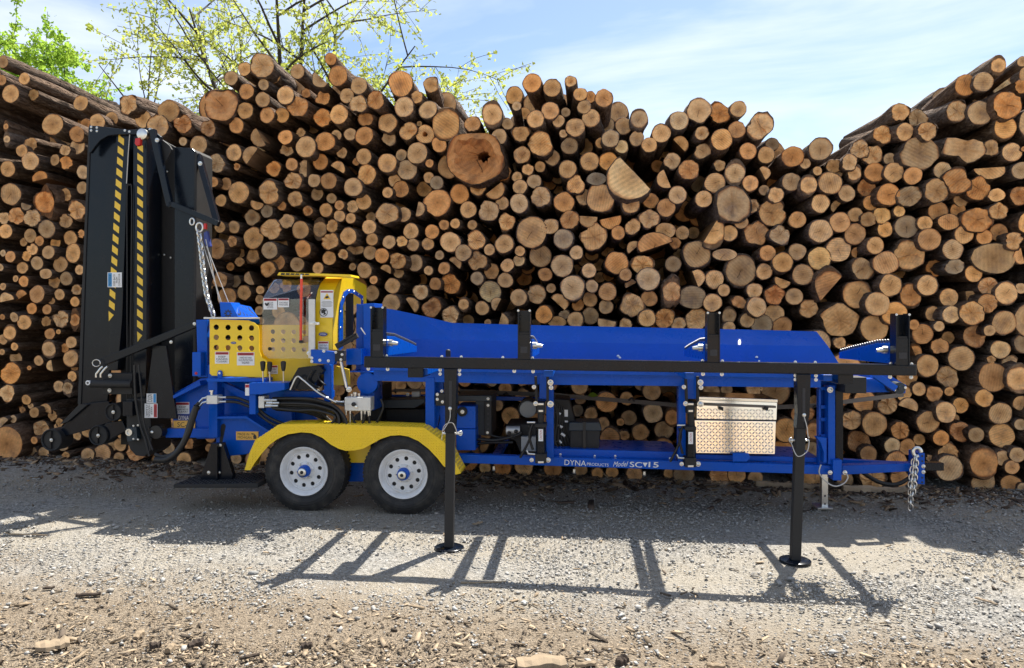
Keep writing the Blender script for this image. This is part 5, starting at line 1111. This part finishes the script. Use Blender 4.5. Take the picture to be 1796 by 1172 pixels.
# ---- trough ------------------------------------------------------------------------
TD = .95
def tp_(x, y, d): return P(x, y, d)
up_ = [(655, 538), (690, 543), (735, 553), (793, 566.5), (960, 571), (1300, 578), (1432, 581.5)]
mid_ = [(655, 592), (690, 594), (735, 595.5), (793, 596.5), (960, 600), (1300, 605), (1452, 607)]
low_ = [(655, 636), (690, 637), (735, 638), (793, 638), (960, 641), (1300, 646), (1478, 648)]
tr = MB(); n_ = len(up_)
A_ = [P(x, y, TD+.20) for x, y in up_]; B_ = [P(x, y, TD) for x, y in mid_]; C_ = [P(x, y, TD-.03) for x, y in low_]
def sheet(mb, a, b_, t_):
    for i in range(len(a)-1):
        q = [a[i], a[i+1], b_[i+1], b_[i]]; mb.prism(q, [p+t_ for p in q])
sheet(tr, A_, B_, Vector((0, .012, 0))); sheet(tr, B_, C_, Vector((0, .006, -.010)))
D_ = [Vector((p.x, .18, p.z-.03)) for p in C_]; sheet(tr, C_, D_, Vector((0, 0, -.01)))
trough = part('trough', 'blue', tr, bevel=0, label='long bright blue log trough with sloping back wall')
q = MB(); q.px([(655, 648), (1440, 662), (1440, 680), (960, 675), (655, 668)], .17, .19); q.px([(655, 640), (1440, 652), (1440, 664), (655, 650)], .14, .18); q.build('trough_front', 'blue', trough, bevel=.003)
q = MB(); q.px([(655, 655), (1440, 668), (1440, 669.2), (655, 656.2)], .166, .169); q.build('fold_line', 'blue', trough)
for (x, y) in ((788, 617), (1084, 625), (1087, 628), (1327, 627), (1331, 634)):
    m_ = MB(); m_.dome(P(x, y, TD-.012), (0, -1, 0), .016); m_.build('bolt', 'zinc', trough, auto=40)
m_ = MB(); m_.cyl(P(786, 626, .3), P(786, 616, .3), .022, 10); m_.dome(P(786, 616, .3), (0, 0, 1), .022); m_.build('sensor', 'matte_black', trough, auto=40)
part('trough_end', 'blue', MB().px([(1440, 655), (1560, 658), (1590, 676), (1588, 690), (1560, 688), (1440, 690)], .40, .5)); part('end_brace', 'blue', MB().bar(P(1530, 655, .2), P(1570, 682, .2), .05, .05))
part('end_block', 'matte_black', MB().rect(1482, 662, 1520, 690, .1, .3)); m_ = MB(); m_.lathe(P(1578, 681, .22), (0, -1, 0), [(-.3, S(10)), (.0, S(10)), (.005, S(7)), (.005, S(4)), (.02, S(4)), (.022, .0005)], 24); part('end_roller', 'bluegrey', m_, bevel=0, auto=35)
bolts([(1568, 676), (1569, 684), (1588, 680)], .2, 1.8, proc)
# ---- posts, lift cylinders, engine bay -----------------------------------------------
part('post', 'blue', MB().px([(746, 662), (762, 662), (762, 756), (746, 752)], .16, .28)); part('post', 'blue', MB().px([(763, 655), (777, 655), (777, 690), (766, 755), (763, 755)], .3, .36))
m_ = MB(); m_.rect(764, 690, 780, 712, .14, .2); vb2 = part('valve_bank', 'matte_black', m_); bolts([(767, 692), (767, 700.5), (775, 686), (776, 705)], .14, 2.2, vb2)
part('strut', 'blue', MB().px([(768, 712), (782, 710), (782, 755), (766, 755), (772, 735)], .3, .34))
for (xc, xp, cy0, cy1, xu0, xu1) in ((948.5, 958, 746, 801, 946, 962), (1211.5, 1190, 751, 808, 1205, 1221)):
    part('post', 'blue', MB().rect(xp, 676, xp+13, cy1+2, .22, .33)); part('upper_post', 'blue', MB().rect(xu0, 655, xu1, 700, .16, .26))
    m_ = MB(); m_.cyl(P(xc, cy0, .12), P(xc, cy1, .12), S(8.8), 24); cyl_ = part('lift_cylinder', 'black', m_, bevel=0, auto=40)
    MB().rect(xc-10, cy0-2, xc+10, cy0+4, .05, .19).build('cylinder_head', 'matte_black', cyl_, bevel=.004); MB().rect(xc-10, cy1-4, xc+10, cy1+12, .05, .19).build('cylinder_base', 'matte_black', cyl_, bevel=.004)
    m_ = MB(); m_.cyl(P(xc, 724, .12), P(xc, cy0, .12), S(5.5), 16); m_.build('cylinder_gland', 'matte_black', cyl_, auto=40)
    m_ = MB(); m_.rect(xc-7, 706, xc+7, 726, .08, .17); m_.build('clevis', 'matte_black', cyl_, bevel=.004)
    for k, (w, y) in enumerate(((5, 709), (4, 721), (5, cy1+10))): MB().rect(xc-w, y-1.8, xc+w, y+1.8, .045, .05).build('clevis_pin', 'zinc', cyl_, bevel=.002)
    m_ = MB(); m_.rect(xc-4, cy0+7, xc+4, cy0+28, .045, .0478); l_ = m_.build('cylinder_decal', 'decal_white', cyl_); lettering('CAUTION', xc, cy0+17, 16, 4, .0445, 'decal_red', cyl_, 90)
    MB().bar(P(xc-9, 660, .10), P(xc-7, 712, .10), .022, .03).build('link_bar', 'matte_black', cyl_, bevel=.002); m_ = MB(); m_.bar(P(xc+12, 660, .10), P(xc+12, 712, .10), .022, .03); m_.build('link_bar', 'matte_black', cyl_, bevel=.002)
    for (x, y, r) in ((xc-12, 679, 3), (xc+17, 671, 4.2), (xc+18, 680, 3.2), (xc-9, 708, 3.4), (xc+17, 709, 4.6), (xc-16, cy1+6, 3), (xc+13, cy1+6, 3.6)): bolts([(x, y)], .06, r, cyl_)
    MB().tube([P(xc-10, cy0-5, .1), P(xc-24, cy0-5, .1)], S(2), 8).build('port_fitting', 'zinc', cyl_, auto=50); m_ = MB(); m_.tube([P(xc-10, cy1-4, .1), P(xc-22, cy1-5, .1), P(xc-25, cy1-11, .1)], S(2), 8); m_.build('port_fitting', 'zinc', cyl_, auto=50)
    hose([(xc-14, cy0-3), (xc-20, cy0+18), (xc-14, cy1-12)], .12, 2.2); hose([(xc-20, cy0), (xc-18, cy0+20), (xc-36, cy1+2)], .14, 2.2)
part('pump_box', 'blue', MB().rect(800, 713, 834, 752, .34, .7)); part('pump_box', 'blue', MB().rect(800, 753, 834, 790, .32, .7)); m_ = MB(); m_.lathe(P(811, 722, .33), (0, -1, 0), [(-.05, S(9)), (.01, S(9)), (.02, S(6)), (.02, .0005)], 20); part('idler_pulley', 'matte_black', m_, bevel=0, auto=40); bolts([(811, 722.5)], .3, 2.8, proc)
part('radiator', 'bluegrey', MB().rect(834, 696, 862, 764, .5, .9)); part('radiator_top', 'bluegrey', MB().rect(800, 694, 862, 704, .46, .9)); part('radiator_frame', 'matte_black', MB().rect(849, 704, 862, 762, .46, .5)); bolts([(856, 699.5), (855, 759), (856, 711, )], .46, 2.0, proc)
for k in range(5): part('frame_slot', 'ink', MB().rect(854.5, 715+9*k, 857.5, 719+9*k, .458, .4595), bevel=0)
part('tank', 'bluegrey', MB().px([(672, 702), (745, 700), (745, 706), (728, 716), (672, 716)], .6, 1.1)); part('engine_sump', 'matte_black', MB().px([(668, 718), (745, 718), (745, 752), (668, 752)], .7, 1.2)); part('rear_wall', 'matte_black', MB().px([(652, 676), (668, 676), (668, 755), (652, 755)], .5, .9))
for (x0, x1, y) in ((690, 745, 683), (680, 745, 693)): part('cross_strip', 'strap' if y < 690 else 'blue', MB().rect(x0, y, x1, y+4.5, .9, .95), bevel=.001)
part('far_guard', 'yellow', MB().rect(668, 738, 745, 743, 1.3, 1.34)); part('gauge', 'alu', MB().rect(722, 687, 736, 698, .85, .9)); bolts([(715, 692)], .85, 2.5, proc)
m_ = MB(); m_.cyl(P(925, 717, .7), P(925, 717, .7)+Vector((0, .25, 0)), S(16, .7), 32); ac = part('air_cleaner', 'matte_black', m_, bevel=0, auto=40); m_ = MB(); m_.lathe(P(926, 718, .7), (0, -1, 0), [(0, S(14.5, .7)), (.012, S(14, .7)), (.016, S(12, .7)), (.016, .0005)], 32); m_.build('cleaner_cover', 'filter', ac, auto=30)
part('engine_block', 'matte_black', MB().px([(888, 746), (940, 744), (940, 800), (915, 800), (905, 775), (888, 764)], .5, .95)); part('starter', 'alu', MB().tube([P(888, 755, .48), P(912, 755, .48)], S(8), 16), bevel=.0, auto=40); bolts([(905, 757), (899, 766), (893, 760)], .42, 3, proc, 'hose', 'engine_bolt')
part('oil_pan', 'filter', MB().rect(914, 766, 940, 792, .44, .6)); hose([(838, 770), (870, 772), (905, 764), (915, 758)], .44, 3.2); hose([(838, 778), (870, 776), (900, 776)], .46, 2.6); hose([(900, 770), (870, 766), (858, 762)], .48, 2.2)
part('engine_shroud', 'matte_black', MB().px([(972, 700), (998, 702), (1008, 738), (1008, 785), (972, 788)], .5, .9)); part('engine_decal', 'decal_white', MB().rect(986, 719, 996, 731, .496, .499), bevel=0); part('engine_decal', 'decal_white', MB().rect(988, 738, 996, 741, .496, .499), bevel=0)
for (x, y) in ((976, 722), (979, 745), (984, 760), (978, 772)): part('engine_fitting', 'alu', MB().tube([P(x, y, .47), P(x+7, y+5, .47)], .014, 8), bevel=0, auto=40)
for k in range(5): hose([(972+4*k, 704+3*k), (978+3*k, 735+4*k), (973+6*k, 772), (980+5*k, 786)], .45+.01*k, 1.8)
bb = part('battery_box', 'matte_black', MB().px([(1000, 750), (1053, 750), (1050, 790), (1000, 790)], .42, .66)); m_ = MB(); m_.px([(998, 743), (1000, 741), (1051, 741), (1055, 752), (1055, 756), (997, 756)], .40, .68); m_.build('battery_lid', 'bluegrey', bb, bevel=.008)
MB().rect(1022.5, 740, 1027.5, 795, .394, .399).build('strap_band', 'hose', bb); MB().rect(1042, 787, 1049, 791, .41, .418).build('box_tag', 'decal_white', bb); part('battery_tray', 'blue', MB().px([(970, 787), (1185, 793), (1185, 806), (970, 802)], .34, .9))
bolts([(983, 797), (1043, 800), (1079, 800), (1175, 804)], .34, 1.6, proc)
part('guide_strip', 'strap', MB().px([(806, 683), (960, 689), (960, 696), (806, 690)], 1.15, 1.17), bevel=0); part('guide_strip', 'strap', MB().px([(962, 689), (1195, 708), (1195, 715), (962, 696)], 1.15, 1.17), bevel=0); part('guide_strip', 'strap', MB().px([(1222, 707), (1330, 712), (1420, 709), (1585, 689), (1585, 696), (1420, 716), (1330, 719), (1222, 714)], 1.15, 1.17), bevel=0)
part('far_rail', 'blue', MB().px([(800, 694), (985, 698), (1012, 700), (985, 705), (800, 701)], .95, 1.0)); lf = part('fallen_leaf', 'leaf_green', MB().px([(1031, 694), (1035, 690), (1040, 688), (1044, 690), (1049, 694), (1044, 696), (1038, 697)], 1.13, 1.1485), bevel=0); lf.parent = None; lf.matrix_world = proc.matrix_world.copy(); set_props(lf, 'small green leaf caught on the grey strip under the blue trough', 'leaf')
for x in (803, 888, 1108, 1330, 1400, 1432): hose([(x-6, 690+(x-800)*.04), (x, 686+(x-800)*.04), (x+5, 692+(x-800)*.04)], 1.12, 2.0)
# ---- tread-plate tool box
MT['chromed'] = tread_mat('tread_plate', (.80, .80, .78), 1.0, .10)
def lean(pts, d0, tilt=.075):
    zs = [P(x, y, d0).z for x, y in pts]; z0 = min(zs); out = []
    for (x, y), z in zip(pts, zs): out.append(P(x, y, d0+(z-z0)*tilt))
    return out
def leanbox(pts, d0, d1): f = lean(pts, d0); return MB().prism(f, [Vector((p.x, d1, p.z)) for p in f])
BOXT, BOXB = [(1222, 701), (1363, 706), (1362, 737), (1222, 735)], [(1218, 737), (1361, 739), (1359, 797), (1221, 795)]
tbx = part('tool_box', 'chromed', leanbox(BOXB, .302, .74), bevel=.003, label='bright diamond-tread aluminium tool box')
leanbox(BOXT, .325, .75).build('box_lid', 'chromed', tbx, bevel=.003)
MB().px([(1222, 696), (1364, 701), (1364, 706), (1222, 701)], .29, .76).build('box_lid_edge', 'chromed', tbx, bevel=.002)
MB().px([(1222, 706), (1361, 712), (1361, 716), (1222, 711)], .30, .31).build('box_strap', 'strap', tbx)
MB().px([(1219, 735.6), (1361, 737.4), (1361, 738.6), (1219, 736.8)], .298, .3015).build('lid_seam', 'ink', tbx)
lg = MB()
for (ya, yb, pts_, d0) in ((716, 735, BOXT, .325), (740, 795, BOXB, .302)):
    f = lean(pts_, d0); zb = min(p.z for p in f)
    for j, y in enumerate(np.arange(ya+2.5, yb, 5.4)):
        for i, x in enumerate(np.arange(1225, 1358, 5.4)):
            c = P(x, y+(x-1224)*.016, d0); c.y = d0+(c.z-zb)*.075-.0008; s = 1 if (i+j) % 2 else -1
            a = Vector((1, .05*s, s)).normalized()*.0165; b2 = Vector((-s, .05, 1)).normalized()*.0052; up = Vector((0, -.006, 0))
            lg.poly([c-a, c-b2, c+a, c+b2, c+up-a*.3, c+up+a*.3], [(0, 1, 4), (1, 5, 4), (1, 2, 5), (2, 3, 5), (3, 4, 5), (3, 0, 4)])
lg.build('tread_pattern', 'chromed', tbx)['kind'] = 'stuff'
for x in (1263, 1342): MB().px([(x, 713), (x+6, 715), (x+5, 721), (x+1, 719)], .27, .298).build('lid_latch', 'matte_black', tbx)
part('box_shelf', 'blue', MB().px([(1218, 797), (1437, 803), (1437, 812), (1218, 806)], .36, .9)); part('plate_bracket', 'blue', MB().px([(1285, 795), (1313, 795), (1316, 803), (1310, 810), (1285, 810)], .24, .249))
# ---- front mast, jack, tongue
ms = MB()
for y in (682, 714, 736, 765, 812): ms.rect(1437, y-3, 1452, y+3, .3, .36)
ms.rect(1436, 682, 1440, 815, .3, .36); ms.rect(1449, 682, 1453, 815, .3, .36); ms.rect(1437, 682, 1452, 815, .365, .37); part('ladder_post', 'blue', ms, bevel=.002)
part('post', 'blue', MB().rect(1452.5, 676, 1465, 815, .24, .36)); part('post', 'black', MB().rect(1465.5, 684, 1479, 808, .28, .40)); part('curved_gusset', 'blue', MB().px([(1431, 766), (1450, 768), (1450, 812), (1444, 812), (1445, 795), (1440, 778)], .22, .28)); bolts([(1456, 684)], .22, 4, proc)
part('jack_sleeve', 'blue', MB().px([(1461, 807), (1477, 807), (1476, 843), (1461, 843)], .20, .34)); bolts([(1456, 829), (1482, 829)], .2, 3, proc)
jz = P(1447, 838, .62); jl = MB(); jl.rect(1441.5, 828, 1452.5, 891, .62, .68); jk = part('jack_leg', 'zinc', jl, bevel=.003, label='zinc drop leg of the tongue jack'); MB().rect(1434, 891, 1461, 894, .56, .74).build('jack_foot', 'zinc', jk, bevel=.002)
for y in (870, 884): MB().rect(1445.7, y-1.6, 1448.4, y+1.6, .6175, .6195).build('jack_hole', 'ink', jk)
hose([(1440, 815), (1437, 830), (1450, 846), (1465, 853), (1480, 848), (1487, 838), (1484, 831)], .2, 1.2, 'rope', 'lanyard')
part('tongue', 'blue', MB().px([(1477, 817), (1595, 813), (1612, 812), (1612, 826), (1595, 827), (1477, 833)], .48, .58)); part('tongue', 'blue', MB().px([(1477, 806), (1560, 811), (1600, 812.5), (1600, 817), (1477, 816)], .72, .80))
hp = part('hitch_plate', 'blue', MB().px([(1610, 795), (1622, 795), (1622, 850), (1609, 849)], .44, .62)); bolts([(1619.5, 818), (1619.5, 828)], .44, 2.6, hp)
for y in (800, 809, 838, 846): 
    m_ = MB(); m_.lathe(P(1617.5, y, .4385), (0, -1, 0), [(0, S(1.8)), (.0005, .0005)], 12); m_.build('plate_hole', 'ink', hp)
part('coupler_bar', 'black', MB().rect(1622.5, 812.5, 1656, 826, .48, .58)); m_ = MB(); m_.tube([P(1608+7*math.cos(a), 793+7.5*math.sin(a), .42) for a in np.linspace(1.2, 6.3, 14)], .017, 8); part('chain_hook', 'zinc', m_, bevel=0, auto=60)
chain([P(1604, 801, .42), P(1600, 825, .42), P(1597, 850, .42), P(1597, 893, .42)], 14, .006, .038, .062, 'safety_chain'); chain([P(1607, 803, .4), P(1605, 830, .4), P(1603, 855, .4), P(1599, 872, .4)], 11, .006, .038, .062, 'safety_chain')
hose([(1512, 828), (1540, 845), (1570, 850), (1595, 838), (1606, 822)], .9, 4, 'hose', 'power_cable')

# ------------------------------------------------------------------ planks and loose pieces on the ground
MT['slab'] = paint('weathered_slab', (0.36, 0.27, 0.18), .85, wear=.3, bump=.06, scale=6)
MT['barkpiece'] = paint('bark_piece', (0.055, 0.038, 0.027), .95, wear=.3, bump=.1, scale=12)
MT['palechip'] = paint('pale_chip', (0.28, 0.21, 0.135), .85, wear=.2, bump=.06, scale=14)
def slab(name, pxa, pxb, wid, th, mat, label, cat, group=None, seed=0):
    rs = random.Random(seed); a, b_ = on_ground(*pxa), on_ground(*pxb); L_ = (b_-a).length; n = 7
    ax = (b_-a).normalized(); sd = Vector((-ax.y, ax.x, 0)); c = (a+b_)/2; v, f = [], []
    for i in range(n+1):
        t_ = i/n; w = wid*(.55+.45*math.sin(math.pi*min(1, max(0, t_*.92+.04)))**.5)*rs.uniform(.8, 1.15); h = th*rs.uniform(.75, 1.2)
        p = ax*((t_-.5)*L_)+sd*rs.uniform(-.12, .12)*wid
        v += [tuple(p-sd*w/2+Vector((0, 0, .002))), tuple(p+sd*w/2+Vector((0, 0, .002))), tuple(p+sd*w*.42+Vector((0, 0, h*.8))), tuple(p-sd*w*.1+Vector((0, 0, h))), tuple(p-sd*w*.45+Vector((0, 0, h*.7)))]
    for i in range(n):
        for k in range(5): f.append((i*5+k, i*5+(k+1) % 5, (i+1)*5+(k+1) % 5, (i+1)*5+k))
    f += [tuple(range(5)), tuple(n*5+k for k in reversed(range(5)))]
    me = bpy.data.meshes.new(name); me.from_pydata(v, [], f); bm = bmesh.new(); bm.from_mesh(me); bmesh.ops.recalc_face_normals(bm, faces=bm.faces); bm.to_mesh(me); bm.free()
    o = link(name, me, mat); o.location = c; set_props(o, label, cat, group)
slab('split_plank', (1478, 861), (1586, 863), .10, .055, 'slab', 'pale split plank lying under the trailer tongue beside the hanging chain', 'plank', seed=1)
slab('split_plank', (1325, 852), (1442, 857), .08, .045, 'slab', 'thin split plank lying behind the right support leg and jack', 'plank', seed=2)
slab('bark_strip', (1446, 856), (1490, 859), .07, .05, 'barkpiece', 'dark bark strip between the two planks behind the jack', 'bark', seed=3)
G_ = 'loose wood pieces in the foreground'
for i, (a, b_, w, h, m_, lab) in enumerate((((133, 1047), (177, 1044), .03, .02, 'barkpiece', 'dark flat bark piece on the dirt at left'), ((62, 1140), (122, 1128), .11, .03, 'palechip', 'broad pale wood slab at the bottom left'),
        ((236, 1122), (250, 1110), .035, .02, 'palechip', 'upright-looking pale chip right of the broad slab'), ((808, 1024), (888, 1022), .014, .012, 'palechip', 'long thin pale stick below the left support leg'),
        ((906, 1170), (992, 1166), .12, .035, 'palechip', 'pale wood slab cut by the bottom edge near the middle'), ((1010, 1171), (1045, 1165), .03, .02, 'palechip', 'thin pale splinter at bottom edge right of the slab'),
        ((330, 1137), (357, 1129), .04, .03, 'barkpiece', 'dark bark lump at bottom left of centre'), ((295, 1146), (303, 1136), .04, .025, 'palechip', 'short pale chip below the dark bark lump'), ((120, 1165), (156, 1142), .018, .014, 'palechip', 'slanting pale stick beside the broad slab'),
        ((420, 1158), (455, 1150), .022, .016, 'barkpiece', 'dark stick at the bottom, right of the bark lump'), ((528, 1137), (548, 1134), .035, .025, 'barkpiece', 'small dark bark piece below the rear wheel'), ((75, 1034), (96, 1032), .022, .016, 'barkpiece', 'small dark bark piece left of the flat one'),
        ((1085, 1168), (1098, 1160), .05, .035, 'barkpiece', 'dark bark lump at the bottom edge, middle right'), ((1240, 1170), (1272, 1171), .03, .02, 'palechip', 'pale chip at the bottom edge among gravel'), ((262, 1138), (283, 1134), .035, .03, 'barkpiece', 'dark chunk just left of the bark lump'),
        ((10, 938), (83, 940), .012, .012, 'palechip', 'thin pale stick in the shade at left'), ((180, 1022), (205, 1014), .012, .01, 'palechip', 'short thin twig on dirt above the flat bark'), ((1710, 1050), (1750, 1062), .02, .014, 'slab', 'reddish splinter on the gravel at far right'),
        ((830, 921), (846, 917), .03, .015, 'palechip', 'pale chip on the shadow edge right of the left leg'))):
    slab('wood_piece', a, b_, w, h, m_, lab, 'wood piece', G_, 20+i)
